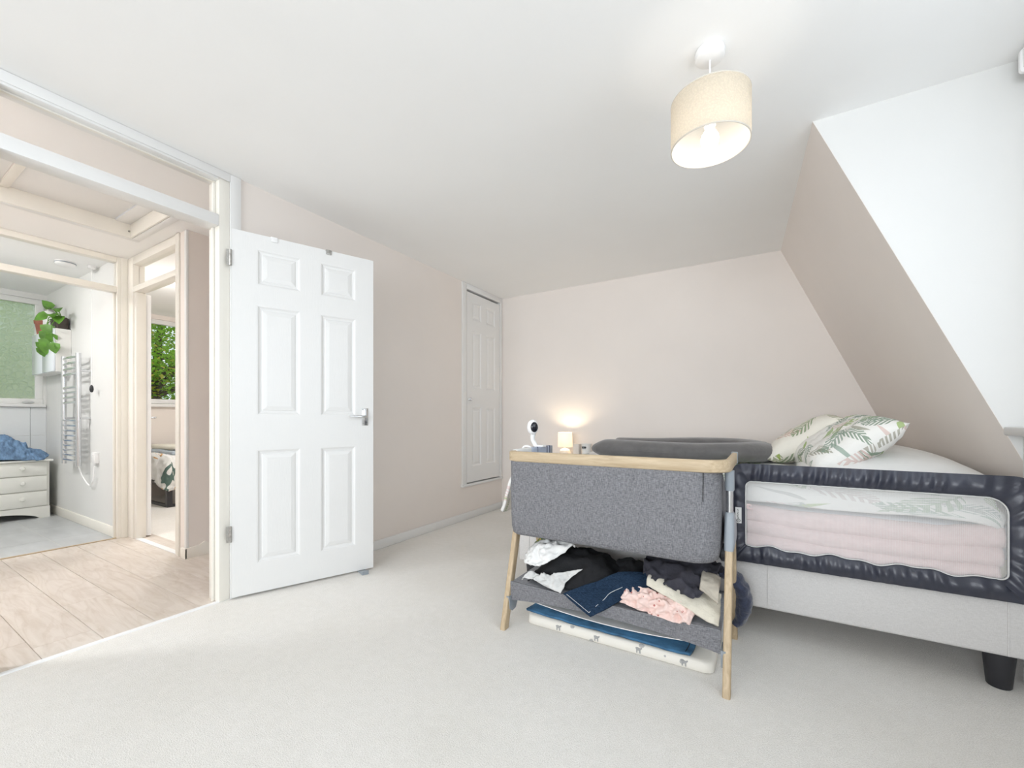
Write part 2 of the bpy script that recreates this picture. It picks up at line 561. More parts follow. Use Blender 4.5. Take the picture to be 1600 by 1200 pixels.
def surf(name, rows, mat, parent=None, org=None, nu=40, nv=24, amp=0.01, sc=14, seed=1.0, thick=0.004, ridged=True, uvscale=1.0, aniso=None):
    """soft cloth surface through a grid of control points, wrinkled and given thickness"""
    inter = [spline(r, nu) for r in rows]
    grid = [spline([inter[j][i] for j in range(len(rows))], nv) for i in range(nu)]
    grid = [[Vector(c) for c in col] for col in grid]
    out = [[None] * nv for _ in range(nu)]
    for i in range(nu):
        for j in range(nv):
            a = grid[min(i + 1, nu - 1)][j] - grid[max(i - 1, 0)][j]
            b = grid[i][min(j + 1, nv - 1)] - grid[i][max(j - 1, 0)]
            nn = a.cross(b)
            nn = nn.normalized() if nn.length > 1e-9 else Vector((0, 0, 1))
            p = grid[i][j]
            q = p if aniso is None else Vector((p.x * aniso[0], p.y * aniso[1], p.z * aniso[2]))
            out[i][j] = p + nn * amp * (wr(q, sc, seed, ridged) + 0.5 * wr(q, sc * 2.3, seed + 3, ridged))
    bm = B()
    uv = bm.loops.layers.uv.new('UVMap')
    vs = [[bm.verts.new(p) for p in col] for col in out]
    lu = sum((grid[i + 1][nv // 2] - grid[i][nv // 2]).length for i in range(nu - 1)) * uvscale
    lv = sum((grid[nu // 2][j + 1] - grid[nu // 2][j]).length for j in range(nv - 1)) * uvscale
    for i in range(nu - 1):
        for j in range(nv - 1):
            f = bm.faces.new((vs[i][j], vs[i + 1][j], vs[i + 1][j + 1], vs[i][j + 1]))
            for lp, (a, b) in zip(f.loops, ((i, j), (i + 1, j), (i + 1, j + 1), (i, j + 1))):
                lp[uv].uv = (a / (nu - 1) * lu, b / (nv - 1) * lv)
    o0 = ORG[parent.name] if parent is not None else Vector(org)
    bmesh.ops.translate(bm, verts=bm.verts, vec=-o0)
    me = bpy.data.meshes.new(name)
    bm.to_mesh(me); bm.free()
    for p in me.polygons: p.use_smooth = True
    me.materials.append(mat)
    o = bpy.data.objects.new(name, me)
    C.objects.link(o)
    ORG[o.name] = o0
    if parent is not None: o.parent = parent
    else: o.location = o0
    if thick:
        s = o.modifiers.new('thickness', 'SOLIDIFY'); s.thickness = thick; s.offset = 0
    return o


def cushion(name, L, Wd, T, mat, loc, rot, parent=None, seed=1.0, amp=0.008, n=34, pinch=0.06, power=4):
    """stuffed pillow, flat seam all round, corners drawn out into points"""
    bm = B()
    uvl = bm.loops.layers.uv.new('UVMap')
    grids = []
    for sgn in (1, -1):
        g = []
        for i in range(n + 1):
            row = []
            for j in range(n + 1):
                u, v = 2 * i / n - 1, 2 * j / n - 1
                h = max(0, (1 - abs(u) ** power)) ** 0.55 * max(0, (1 - abs(v) ** power)) ** 0.55
                x = u * L / 2 * (1 - pinch * (1 - v * v))
                y = v * Wd / 2 * (1 - pinch * (1 - u * u))
                z = sgn * h * T / 2
                z += amp * h * (wr((x, y, sgn), 9, seed) + 0.6 * wr((x, y, sgn), 22, seed))
                row.append(bm.verts.new((x, y, z)))
            g.append(row)
        for i in range(n):
            for j in range(n):
                q = ((i, j), (i + 1, j), (i + 1, j + 1), (i, j + 1))
                if sgn < 0: q = q[::-1]
                f = bm.faces.new([g[a][b] for a, b in q])
                for lp, (a, b) in zip(f.loops, q):
                    lp[uvl].uv = (a / n * L, b / n * Wd + (0 if sgn > 0 else 3))
    bmesh.ops.remove_doubles(bm, verts=bm.verts, dist=0.0004)
    o = finish(name, bm, mat, smooth=True, angle=80, local=True, org=loc)
    o.rotation_euler = rot
    return o


def wallbox(name, boxes, mat, kind='structure'):
    bm = B()
    for b in boxes: box(bm, *b)
    return finish(name, bm, mat, kind=kind)

# ================================================================== STRUCTURE
H = 2.29
XL, YB = -2.47, 3.89
# ---- bedroom
wallbox('floor', [(XL - 0.02, 1.25, -3.6, YB, -0.06, 0.0)], CARPET)
wallbox('ceiling', [(XL - 0.10, 1.2, -3.7, YB + 0.1, H, H + 0.08)], CEIL)
wallbox('wall_left', [
    (XL - 0.10, XL, 1.19, 3.20, 0, H), (XL - 0.10, XL, 3.20, YB, 0, 0.33), (XL - 0.10, XL, 3.865, YB, 0.33, H),
    (XL - 0.10, XL, -3.6, 0.26, 0, H)], WALL)
wallbox('wall_back', [(XL - 0.10, 1.30, YB, YB + 0.1, 0, H)], WALL)
bm = B()
loft(bm, [[(0.115, YB, H), (1.13, YB, 0), (1.23, YB, 0), (0.215, YB, H)], [(0.187, 2.28, H), (1.163, 2.28, 0), (1.263, 2.28, 0), (0.287, 2.28, H)]])
finish('wall_slope', bm, WALL, kind='structure')
bm = B()
prism(bm, [(0.1885, H), (1.2, H), (1.2, 0), (1.1645, 0)], 'y', 2.279, 2.34)
finish('wall_dormer_cheek', bm, WHITEWALL, kind='structure')
wallbox('wall_right', [
    (0.815, 0.97, -3.6, 2.278, 0, 0.91), (0.87, 0.97, -3.6, 2.278, 2.19, H), (0.87, 0.97, 2.05, 2.278, 0.91, 2.19),
    (0.87, 0.97, -3.6, -3.15, 0.91, 2.19)], WHITEWALL)
wallbox('wall_rear', [(XL, 0.87, -3.7, -3.6, 0, 0.55), (XL, 0.87, -3.7, -3.6, 2.2, H), (XL, -2.15, -3.7, -3.6, 0.55, 2.2), (0.55, 0.87, -3.7, -3.6, 0.55, 2.2)], WALL)
bm = B(); box(bm, 0.764, 0.90, -3.6, 2.277, 0.91, 0.942, 0.006)
finish('trim_1', bm, GLOSS, smooth=True, kind='structure')


def window(name, ax, wall, a0, a1, z0, z1, mull, pane_mat, horiz=None, d=0.06):
    """frame with mullions; ax 'x': wall plane x=wall spanning y, ax 'y': plane y=wall spanning x"""
    def bb(bm, p, q, r, s, t0, t1, bev=0.004):
        if ax == 'x': box(bm, wall + t0, wall + t1, p, q, r, s, bev)
        else: box(bm, p, q, wall + t0, wall + t1, r, s, bev)
    w = 0.055
    bm = B()
    bb(bm, a0, a1, z0, z0 + w, -d / 2, d / 2); bb(bm, a0, a1, z1 - w, z1, -d / 2, d / 2)
    bb(bm, a0, a0 + w, z0 + w, z1 - w, -d / 2, d / 2); bb(bm, a1 - w, a1, z0 + w, z1 - w, -d / 2, d / 2)
    root = finish(name, bm, GLOSS, smooth=True, kind='structure')
    xs = [a0 + w] + list(mull) + [a1 - w]
    for m in mull:
        bm = B(); bb(bm, m - 0.03, m + 0.03, z0 + w, z1 - w, -d / 2, d / 2)
        finish('mullion', bm, GLOSS, root, smooth=True)
    for p, q in zip(xs, xs[1:]):
        zs = [(z0 + w, z1 - w)] if horiz is None else [(z0 + w, horiz - 0.025), (horiz + 0.025, z1 - w)]
        if horiz is not None:
            bm = B(); bb(bm, p, q, horiz - 0.025, horiz + 0.025, -d / 2, d / 2); finish('glazing_bar', bm, GLOSS, root, smooth=True)
        for r, s in zs:
            bm = B(); bb(bm, p - 0.004, q + 0.004, r - 0.004, s + 0.004, -0.003, 0.003, 0)
            finish('pane', bm, pane_mat, root)
    return root


window('window_1', 'x', 0.93, -3.15, 2.05, 0.94, 2.19, (-1.85, -0.55, 0.75), GLASS)
window('assumed_window_2', 'y', -3.66, -2.15, 0.55, 0.55, 2.2, (-1.25, -0.35), GLASS)  # unseen window, assumed behind the camera to let fill light in

# skirting boards
bm = B(); box(bm, XL, XL + 0.016, 1.21, YB, 0, 0.068, 0.004); finish('baseboard_left', bm, GLOSS, smooth=True, kind='structure')
bm = B(); box(bm, XL + 0.016, 1.0, YB - 0.016, YB, 0, 0.068, 0.004); finish('baseboard_back', bm, GLOSS, smooth=True, kind='structure')
bm = B(); box(bm, XL, XL + 0.016, -3.6, 0.24, 0, 0.068, 0.004); finish('baseboard_left_rear', bm, GLOSS, smooth=True, kind='structure')

# ---- main door frame with fanlight, in the left wall
fr = finish('trim_2', box(B(), XL - 0.105, XL + 0.004, 1.098, 1.15, 0, H - 0.001, 0.003), CREAM, smooth=True, kind='structure')
for nm, b in (('door_jamb', (XL - 0.105, XL + 0.004, 0.30, 0.352, 0, H - 0.001)),
              ('transom', (XL - 0.095, XL + 0.006, 0.352, 1.098, 1.992, 2.052)),
              ('head_rail', (XL - 0.095, XL + 0.006, 0.352, 1.098, 2.236, H - 0.001)),
              ('glazing_bead', (XL - 0.05, XL - 0.03, 0.352, 1.098, 2.052, 2.064)),
              ('glazing_bead', (XL - 0.05, XL - 0.03, 0.352, 1.098, 2.228, 2.236)),
              ('glazing_bead', (XL - 0.05, XL - 0.03, 1.084, 1.098, 2.064, 2.228)),
              ('door_stop', (XL - 0.06, XL - 0.04, 1.086, 1.098, 0, 1.992)),
              ('architrave', (XL, XL + 0.012, 1.15, 1.205, 0, H - 0.001)),
              ('architrave', (XL, XL + 0.012, 0.245, 0.30, 0, H - 0.001)),
              ('architrave', (XL + 0.0062, XL + 0.013, 0.30, 1.15, 2.245, H - 0.001))):
    finish(nm, box(B(), *b, 0.003), GLOSS if nm in ('architrave', 'head_rail', 'transom') else CREAM, fr, smooth=True)
finish('fanlight_pane', box(B(), XL - 0.062, XL - 0.056, 0.352, 1.098, 2.052, 2.236), GLASS, fr)

# metal cover strip where carpet meets laminate
bm = B()
prism(bm, [(XL - 0.026, 0), (XL - 0.022, 0.004), (XL - 0.011, 0.006), (XL + 0.0, 0.004), (XL + 0.004, 0)], 'y', 0.30, 1.15)
finish('trim_3', bm, plain('brushed_aluminium', (0.80, 0.81, 0.82), 0.35, 0.03, 40), kind='structure')


# ---- six panel door, used three times
def six_panel(name, hinge, direction, w, h, mirror=False, z0=0.012, th=0.036, handle=True, mat=DOORWHITE, hz=0.985, hinges=True):
    ang = math.atan2(direction[1], direction[0])
    bm = B()
    s = w / 0.76
    cols = [(0.115 * s, 0.335 * s), (0.443 * s, 0.651 * s)]
    k = h / 1.981
    rows = [(0.160 * k, 0.79 * k), (0.98 * k, 1.59 * k), (1.70 * k, 1.90 * k)]
    xs = [0, cols[0][0], cols[0][1], cols[1][0], cols[1][1], w]
    zs = [0, rows[0][0], rows[0][1], rows[1][0], rows[1][1], rows[2][0], rows[2][1], h]
    holes = [(c, r) for c in cols for r in rows]
    t = th / 2
    def inhole(xa, za):
        return any(c[0] <= xa < c[1] and r[0] <= za < r[1] for c, r in holes)
    # both faces as a grid with holes, plus edges
    for sgn in (1, -1):
        for i in range(5):
            for j in range(7):
                if inhole((xs[i] + xs[i + 1]) / 2, (zs[j] + zs[j + 1]) / 2): continue
                q = [(xs[i], sgn * t, zs[j]), (xs[i + 1], sgn * t, zs[j]), (xs[i + 1], sgn * t, zs[j + 1]), (xs[i], sgn * t, zs[j + 1])]
                bm.faces.new([bm.verts.new(p) for p in q])
    for a, b in (((0, 0), (w, 0)), ((w, 0), (w, h)), ((w, h), (0, h)), ((0, h), (0, 0))):
        q = [(a[0], t, a[1]), (b[0], t, b[1]), (b[0], -t, b[1]), (a[0], -t, a[1])]
        bm.faces.new([bm.verts.new(p) for p in q])
    for c, r in holes:
        for a, b in (((c[0], r[0]), (c[1], r[0])), ((c[1], r[0]), (c[1], r[1])), ((c[1], r[1]), (c[0], r[1])), ((c[0], r[1]), (c[0], r[0]))):
            q = [(a[0], t, a[1]), (b[0], t, b[1]), (b[0], -t, b[1]), (a[0], -t, a[1])]
            bm.faces.new([bm.verts.new(p) for p in q])
    bmesh.ops.remove_doubles(bm, verts=bm.verts, dist=1e-5)
    door = finish(name, bm, mat, local=True, org=(hinge[0], hinge[1], z0), kind='structure')
    door.rotation_euler = (0, 0, ang)
    prof = [(0, 0.0), (0.006, -0.001), (0.013, -0.007), (0.022, -0.0095), (0.026, -0.0095), (0.030, -0.006), (0.050, -0.0015)]
    for c, r in holes:
        bm = B()
        loops = []
        for sgn, pr in ((1, prof[::-1]), (-1, prof)):
            for ins, dep in pr:
                y = sgn * (t + dep)
                loops.append([(c[0] + ins, y, r[0] + ins), (c[1] - ins, y, r[0] + ins), (c[1] - ins, y, r[1] - ins), (c[0] + ins, y, r[1] - ins)])
        loft(bm, loops)
        finish('panel', bm, mat, door, local=True)
    if handle:
        hx = w - 0.055
        for sgn in (1, -1):
            bm = B(); a, b = sorted((sgn * t, sgn * (t + 0.007))); box(bm, hx - 0.020, hx + 0.020, a, b, hz - 0.055 - z0, hz + 0.055 - z0, 0.003)
            hd = finish('handle_plate', bm, CHROME, door, local=True, smooth=True)
            bm = B()
            tube(bm, spline([(hx, sgn * (t + 0.005), hz - z0), (hx, sgn * (t + 0.03), hz - z0), (hx - 0.01, sgn * (t + 0.045), hz - z0), (hx - 0.05, sgn * (t + 0.047), hz - z0 + 0.002), (hx - 0.105, sgn * (t + 0.042), hz - z0 + 0.004)], 14),
                 [0.010] * 4 + [0.009] * 6 + [0.0085, 0.008, 0.0078, 0.007], 10)
            finish('lever', bm, CHROME, hd, local=True, smooth=True)
            for ex, ez in ((-0.013, 0.045), (0.013, 0.045), (-0.013, -0.045), (0.013, -0.045)):
                a, b = sorted((sgn * (t + 0.006), sgn * (t + 0.009)))
                bm = B(); box(bm, hx + ex - 0.0035, hx + ex + 0.0035, a, b, hz - z0 + ez - 0.0035, hz - z0 + ez + 0.0035, 0.001)
                finish('screw', bm, STEEL, hd, local=True)
    if hinges:
        for zz in (0.30, 1.78):
            bm = B()
            tube(bm, [(-0.006, -t - 0.004, zz), (-0.006, -t - 0.004, zz + 0.085)], 0.006, 10)
            box(bm, -0.024, -0.007, -t - 0.003, -t + 0.001, zz, zz + 0.085)
            finish('hinge', bm, STEEL, door, local=True, smooth=True)
    return door


# direction along the leaf; camera side is the -normal side
d1 = six_panel('door_1', (XL + 0.012, 1.155), (0.278, 0.707), 0.762, 1.981)
for u in (0.20, 0.49):
    bm = B(); box(bm, u - 0.018, u + 0.018, -0.024, 0.024, 1.975, 1.984, 0.003); box(bm, u - 0.016, u + 0.016, -0.0245, -0.018, 1.955, 1.978, 0.002)
    finish('over_door_clip', bm, WHITEPLASTIC if u < 0.3 else STEEL, d1, local=True, smooth=True)

# ---- built-in cupboard in the left wall
cb = finish('trim_4', box(B(), XL - 0.09, XL + 0.022, 3.165, 3.885, 0.318, 0.340, 0.004), GLOSS, smooth=True, kind='structure')
for nm, b in (('frame_post', (XL - 0.09, XL + 0.012, 3.178, 3.245, 0.34, H - 0.001)), ('frame_post', (XL - 0.09, XL + 0.012, 3.845, 3.885, 0.34, H - 0.001)),
              ('frame_head', (XL - 0.09, XL + 0.012, 3.245, 3.845, 2.235, H - 0.001))):
    finish(nm, box(B(), *b, 0.003), GLOSS, cb, smooth=True)
finish('cupboard_back', box(B(), XL - 0.095, XL - 0.085, 3.2, 3.87, 0.34, 2.24), BLACKMETAL, cb)
d2 = six_panel('door_2', (XL - 0.012, 3.838), (0, -1), 0.585, 1.86, z0=0.352, handle=False, hinges=False)
bm = B(); lathe(bm, [(0.012, 0), (0.006, 0.008), (0.006, 0.014), (0.014, 0.018), (0.015, 0.025), (0.010, 0.031), (0, 0.032)], (0, 0, 0), 14)
kn = finish('knob', bm, CHROME, d2, local=True, smooth=True)
kn.location = (0.550, 0.018, 1.164 - 0.352); kn.rotation_euler = (R(-90), 0, 0)

# ================================================================== HALL
XB = -4.51           # bathroom partition, hall side
YH = 1.33            # hall end wall with the second doorway
HX = -3.44           # return wall down the stairs
fl = wallbox('floor_hall', [(XB, XL - 0.02, -1.0, 1.47, -0.08, -0.010)], BLACKMETAL)
joints = {0: (-4.0, -2.9), 1: (-3.6,), 2: (-4.1, -2.9), 3: (-3.3,), 4: (-3.9, -2.8), 5: (-2.65,)}
seam = [0.472 + 0.185 * k for k in range(-8, 7)]
row_j = {0.472: (-3.95, -2.65), 0.657: (-3.115,), 0.842: (-3.72,), 1.027: (-3.21,), 1.212: (-4.0, -2.9), 1.397: (-3.5,)}
for i, y0 in enumerate(seam):
    y1 = min(y0 + 0.185, 1.47)
    y0 = max(y0, -1.0)
    if y1 <= y0 + 0.01: continue
    js = row_j.get(round(seam[i], 3), ((-3.0,), (-3.8, -2.75), (-3.3,))[i % 3])
    xs = [XB + 0.002] + list(js) + [XL - 0.026]
    for a, b in zip(xs, xs[1:]):
        bm = B(); box(bm, a + 0.0007, b - 0.0007, y0 + 0.0008, y1 - 0.0008, -0.0098, 0.0, 0.0012, 1)
        o = finish('plank', bm, PLANK, fl)
# hall ceiling with the loft hatch opening
hx0, hx1, hy0, hy1 = -3.92, -3.12, 0.02, 1.18
wallbox('ceiling_hall', [(XB - 0.06, hx0, -1.1, 3.3, H, H + 0.08), (hx1, XL - 0.10, -1.1, 3.3, H, H + 0.08), (hx0, hx1, -1.1, hy0, H, H + 0.08), (hx0, hx1, hy1, 3.3, H, H + 0.08)], CEIL)
wallbox('wall_hall_end', [(HX - 0.05, HX, YH, YH + 0.07, 0, H)], WALL)
wallbox('wall_stair', [(HX - 0.05, HX, YH + 0.07, 3.2, -1.6, H)], WALL)
wallbox('wall_stair_end', [(HX - 0.1, XL - 0.1, 3.2, 3.3, -1.6, H)], WALL)
wallbox('wall_hall_rear', [(XB, XL - 0.1, -1.1, -1.0, 0, H)], WALL)
wallbox('wall_hall_return', [(XB - 0.06, XB, -1.0, 0.50, 0, H)], WALL)
st = wallbox('floor_stairs', [(HX, XL - 0.1, 1.70, 3.2, -1.6, -0.6)], CARPET)
for k in range(3):
    bm = B(); box(bm, HX, XL - 0.1, 1.471 + 0.23 * k, 1.471 + 0.23 * (k + 1) + 0.02, -1.6, -0.19 * (k + 1), 0.006); finish('step', bm, CARPET, st)
# skirting round the corner, then raking down with the stairs
bm = B()
box(bm, HX - 0.06, HX + 0.012, YH - 0.016, YH - 0.001, 0.0, 0.072, 0.003)
prism(bm, [(YH - 0.012, 0.0), (1.46, 0.0), (1.50, -0.06), (1.95, -0.45), (1.95, -0.32), (1.44, 0.098), (1.40, 0.078), (YH - 0.012, 0.072)], 'x', HX, HX + 0.012)
finish('baseboard_stair', bm, CREAM, smooth=True, kind='structure')

# loft hatch
ht = finish('trim_5', box(B(), hx0 + 0.001, hx0 + 0.012, hy0, hy1, H - 0.013, H + 0.10), CREAM, kind='structure')
for nm, b, m in (('hatch_lining', (hx1 - 0.012, hx1 - 0.001, hy0, hy1, H - 0.013, H + 0.10), CREAM),
                 ('hatch_lining', (hx0 + 0.012, hx1 - 0.012, hy1 - 0.012, hy1 - 0.001, H - 0.013, H + 0.10), CREAM),
                 ('hatch_lining', (hx0 + 0.012, hx1 - 0.012, hy0 + 0.001, hy0 + 0.012, H - 0.013, H + 0.10), CREAM),
                 ('hatch_trim', (hx0 - 0.05, hx0 - 0.002, hy0 - 0.05, hy1 + 0.05, H - 0.014, H), GLOSS),
                 ('hatch_trim', (hx1 + 0.002, hx1 + 0.05, hy0 - 0.05, hy1 + 0.05, H - 0.014, H), GLOSS),
                 ('hatch_trim', (hx0 - 0.002, hx1 + 0.002, hy1 + 0.002, hy1 + 0.05, H - 0.014, H), GLOSS),
                 ('hatch_trim', (hx0 - 0.002, hx1 + 0.002, hy0 - 0.05, hy0 - 0.002, H - 0.014, H), GLOSS),
                 ('hatch_panel', (hx0 + 0.013, hx1 - 0.013, 0.60, hy1 - 0.10, H + 0.085, H + 0.10), GLOSS),
                 ('hatch_panel', (hx0 + 0.013, hx1 - 0.013, hy0 + 0.013, 0.56, H + 0.085, H + 0.10), GLOSS),
                 ('hatch_panel', (hx0 + 0.013, hx1 - 0.013, hy1 - 0.095, hy1 - 0.013, H + 0.080, H + 0.10), GLOSS),
                 ('hatch_bar', (hx0 + 0.013, hx1 - 0.013, 0.56, 0.60, H + 0.072, H + 0.10), CREAM)):
    finish(nm, box(B(), *b, 0.002), m, ht, smooth=True)
bm = B(); tube(bm, [(hx0 + 0.004, hy1 - 0.02, H + 0.03), (hx0 + 0.02, hy1 - 0.02, H + 0.03)], 0.006, 8)
finish('hatch_catch', bm, STEEL, ht, smooth=True)

# bathroom door frame with fanlight (no leaf in view)
bf = finish('trim_6', box(B(), XB - 0.07, XB + 0.012, 1.262, 1.345, 0, H - 0.001, 0.004), CREAM, smooth=True, kind='structure')
for nm, b in (('door_jamb', (XB - 0.07, XB + 0.012, 0.44, 0.50, 0, H - 0.001)), ('transom', (XB - 0.06, XB + 0.010, 0.50, 1.262, 2.000, 2.048)),
              ('head_rail', (XB - 0.06, XB + 0.010, 0.50, 1.262, 2.246, H - 0.001)), ('door_stop', (XB - 0.045, XB - 0.02, 1.248, 1.262, 0, 2.0)),
              ('architrave_fillet', (XB + 0.012, XB + 0.022, 1.285, 1.345, 0, H - 0.001))):
    finish(nm, box(B(), *b, 0.004), CREAM, bf, smooth=True)
finish('fanlight_pane', box(B(), XB - 0.03, XB - 0.024, 0.50, 1.262, 2.048, 2.246), GLASS, bf)
bm = B(); box(bm, XB - 0.02, XB + 0.004, 0.50, 1.262, 0.0005, 0.006, 0.002); finish('trim_7', bm, OAKRAIL, kind='structure')

# second bedroom doorway in the hall end wall
df = finish('trim_8', box(B(), XB + 0.0225, -4.385, YH - 0.005, YH + 0.075, 0, H - 0.001, 0.004), CREAM, smooth=True, kind='structure')
for nm, b in (('door_jamb', (-4.385, -4.345, YH + 0.005, YH + 0.07, 0, 2.0)), ('door_jamb', (-3.60, -3.565, YH - 0.008, YH + 0.08, 0, H - 0.001)),
              ('architrave', (-3.563, -3.535, YH - 0.014, YH + 0.0, 0, H - 0.001)),
              ('corner_bead', (-3.462, -3.436, YH - 0.006, YH + 0.012, 0.073, H - 0.001)),
              ('transom', (-4.385, -3.60, YH - 0.004, YH + 0.07, 2.0, 2.045)), ('head_rail', (-4.385, -3.60, YH - 0.004, YH + 0.07, 2.225, H - 0.001)),
              ('glazing_bead', (-4.385, -3.60, YH + 0.02, YH + 0.03, 2.045, 2.058))):
    finish(nm, box(B(), *b, 0.004), CREAM if nm != 'corner_bead' else GLOSS, df, smooth=True)
finish('fanlight_pane', box(B(), -4.385, -3.60, YH + 0.034, YH + 0.040, 2.045, 2.225), GLASS, df)
wallbox('wall_doorway_return', [(-3.5645, HX - 0.05, YH, YH + 0.07, 0, H)], WALL)
bm = B(); box(bm, -4.345, -3.60, YH + 0.0, YH + 0.04, 0.0005, 0.006, 0.002); finish('trim_9', bm, MAT['brushed_aluminium'], kind='structure')
d3 = six_panel('door_3', (-4.352, YH + 0.085), (-0.953, 0.290), 0.72, 1.981, hinges=False, handle=True)

# ================================================================== BATHROOM
XW = -6.57
YBW = 1.27
bfl = wallbox('floor_bathroom', [(XW, XB, -1.0, YBW, -0.08, -0.0015)], GROUT)
xt = [XW + 0.55 * k for k in range(4)] + [XB - 0.005]
yt = [YBW - 0.30 * k for k in range(8)] + [-1.0]
for i, (a, b) in enumerate(zip(xt, xt[1:])):
    for j, (q, p) in enumerate(zip(yt, yt[1:])):
        bm = B(); box(bm, a + 0.002, b - 0.002, p + 0.002, q - 0.002, -0.0014, 0.0, 0.0005, 1); finish('tile', bm, TILE, bfl)
wallbox('ceiling_bathroom', [(XW - 0.1, XB - 0.06, -1.1, 3.7, H, H + 0.08)], CEIL)
wallbox('wall_bathroom_right', [(XW, XB - 0.071, YBW, YBW + 0.12, 0, H)], WHITEWALL)
wallbox('wall_bathroom_left', [(XW, XB - 0.06, -1.1, -1.0, 0, H)], WHITEWALL)
wallbox('wall_bathroom_front', [(XB - 0.075, XB - 0.061, -1.0, 0.44, 0, H)], WHITEWALL)
ww = wallbox('wall_outside', [(XW - 0.2, XW, -1.1, 0.30, 0, H), (XW - 0.2, XW, 0.30, 1.25, 0, 1.11), (XW - 0.2, XW, 0.30, 1.25, 2.235, H), (XW - 0.2, XW, 1.25, 1.39, 0, H)], WHITEWALL)
for j, (p, q) in enumerate(((-0.645, -0.045), (-0.045, 0.555), (0.555, 1.155), (1.155, YBW))):
    for r, s in ((0.0, 0.20), (0.20, 0.50), (0.50, 0.80), (0.80, 1.095)):
        bm = B(); box(bm, XW, XW + 0.010, p + 0.001, q - 0.001, r + 0.001, s - 0.001, 0.001, 1); finish('tile', bm, WTILE, ww)
window('window_3', 'x', XW - 0.05, 0.30, 1.25, 1.13, 2.235, (), FROSTED)
bm = B(); box(bm, XW - 0.08, XW + 0.045, 0.28, 1.262, 1.097, 1.130, 0.006); finish('trim_10', bm, GLOSS, smooth=True, kind='structure')
bm = B(); box(bm, XW + 0.012, XB - 0.072, YBW - 0.014, YBW, 0, 0.085, 0.004); finish('baseboard_bathroom', bm, CREAM, smooth=True, kind='structure')

# ================================================================== SECOND BEDROOM
YW2 = 1.39
wallbox('floor_second_bedroom', [(XW, HX - 0.05, YH + 0.001, 3.6, -0.06, -0.001)], CARPET)
wallbox('wall_second_bedroom_outside', [(XW - 0.2, XW, YW2, 1.90, 0, H), (XW - 0.2, XW, 1.90, 3.2, 0, 1.15), (XW - 0.2, XW, 1.90, 3.2, 2.235, H), (XW - 0.2, XW, 3.2, 3.7, 0, H)], WALL)
wallbox('wall_second_bedroom_end', [(XW, HX - 0.05, 3.6, 3.7, 0, H)], WALL)
wallbox('ceiling_second_bedroom', [(XB - 0.06, HX - 0.05, 3.3, 3.7, H, H + 0.08)], CEIL)
wallbox('wall_second_bedroom_right', [(HX - 0.1, HX - 0.051, YH + 0.075, 3.6, 0, H)], WALL)
window('window_4', 'x', XW - 0.05, 1.90, 3.2, 1.17, 2.235, (2.75,), GLASS)
bm = B(); box(bm, XW - 0.08, XW + 0.05, 1.86, 3.24, 1.125, 1.165, 0.006); finish('trim_11', bm, GLOSS, smooth=True, kind='structure')

# ================================================================== BED
BX0, BX1, BY0, BY1 = -1.245, 0.80, 2.15, 3.62
bed = thing('bed', 'pale grey upholstered double bed base with black legs under the sloping ceiling', 'bed', ((BX0 + BX1) / 2, (BY0 + BY1) / 2, 0))
finish('base', box(B(), BX0, BX1, BY0, BY1, 0.135, 0.335, 0.012, 3), BEDFAB, bed, smooth=True)
for x in (0.017, 0.735, -1.175):
    bm = B(); box(bm, x - 0.0025, x + 0.0025, BY0 - 0.003, BY0 + 0.004, 0.14, 0.332, 0.001, 1)
    finish('seam', bm, BEDFAB, bed)
for x, y in ((BX0 + 0.06, BY0 + 0.07), (BX1 - 0.065, BY0 + 0.07), (BX0 + 0.06, BY1 - 0.07), (BX1 - 0.065, BY1 - 0.07), (-0.25, BY0 + 0.75)):
    bm = B(); lathe(bm, [(0.030, 0.0), (0.033, 0.004), (0.046, 0.150), (0.046, 0.155)], (x, y, 0), 24)
    finish('leg', bm, DARKPLASTIC, bed, smooth=True)
matt = finish('mattress', box(B(), BX0 + 0.01, BX1 - 0.035, BY0 + 0.02, BY1 - 0.01, 0.336, 0.585, 0.035, 4), MATTRESS, org=(-0.22, 2.88, 0.336), smooth=True)
tag(matt, 'cream mattress lying on the grey bed base under the duvet', 'mattress')
for x in [BX0 + 0.06 + 0.062 * k for k in range(32)]:
    bm = B(); box(bm, x - 0.0015, x + 0.0015, BY0 + 0.0165, BY0 + 0.0215, 0.345, 0.43, 0.0005, 1)
    finish('quilting_seam', bm, MATTRESS, matt)

# duvet: wide, flat, corner hanging off the foot end
rows = []
for y, zt in ((BY0 + 0.014, 0.60), (BY0 + 0.03, 0.672), (BY0 + 0.12, 0.705), (2.6, 0.70), (3.1, 0.70), (3.5, 0.695), (3.61, 0.66)):
    hk = max(0.0, min(1.0, (2.75 - y) / 0.5))
    r = [(-1.265 - 0.115 * hk, y + 0.02 * hk, 0.60 - 0.20 * hk), (-1.255 - 0.09 * hk, y + 0.01, 0.63 - 0.12 * hk), (-1.245 - 0.05 * hk, y, 0.66 - 0.04 * hk), (-1.20, y, zt - 0.01)]
    r += [(-1.2 + 0.24 * k, y, zt + 0.006 * math.sin(k * 2.1 + y * 5)) for k in range(1, 7)] + [(0.48, y, zt), (0.68, y, zt - 0.008), (0.725, y, zt - 0.05)]
    rows.append(r)
dv = surf('duvet', rows, LEAFDUVET, org=(-0.3, 2.88, 0.6), nu=110, nv=60, amp=0.012, sc=7, seed=2.0, thick=0.02)
tag(dv, 'white duvet printed with palm leaves spread over the bed', 'duvet')

# fitted sheet round the mattress, shade below the duvet put into its lilac grey
finish('fitted_sheet', box(B(), BX0 + 0.008, BX1 - 0.033, BY0 + 0.017, BY1 - 0.008, 0.45, 0.588, 0.035, 4), plain('shaded_lilac_sheet', (0.60, 0.58, 0.63), 0.9, 0.03, 20), matt, smooth=True)
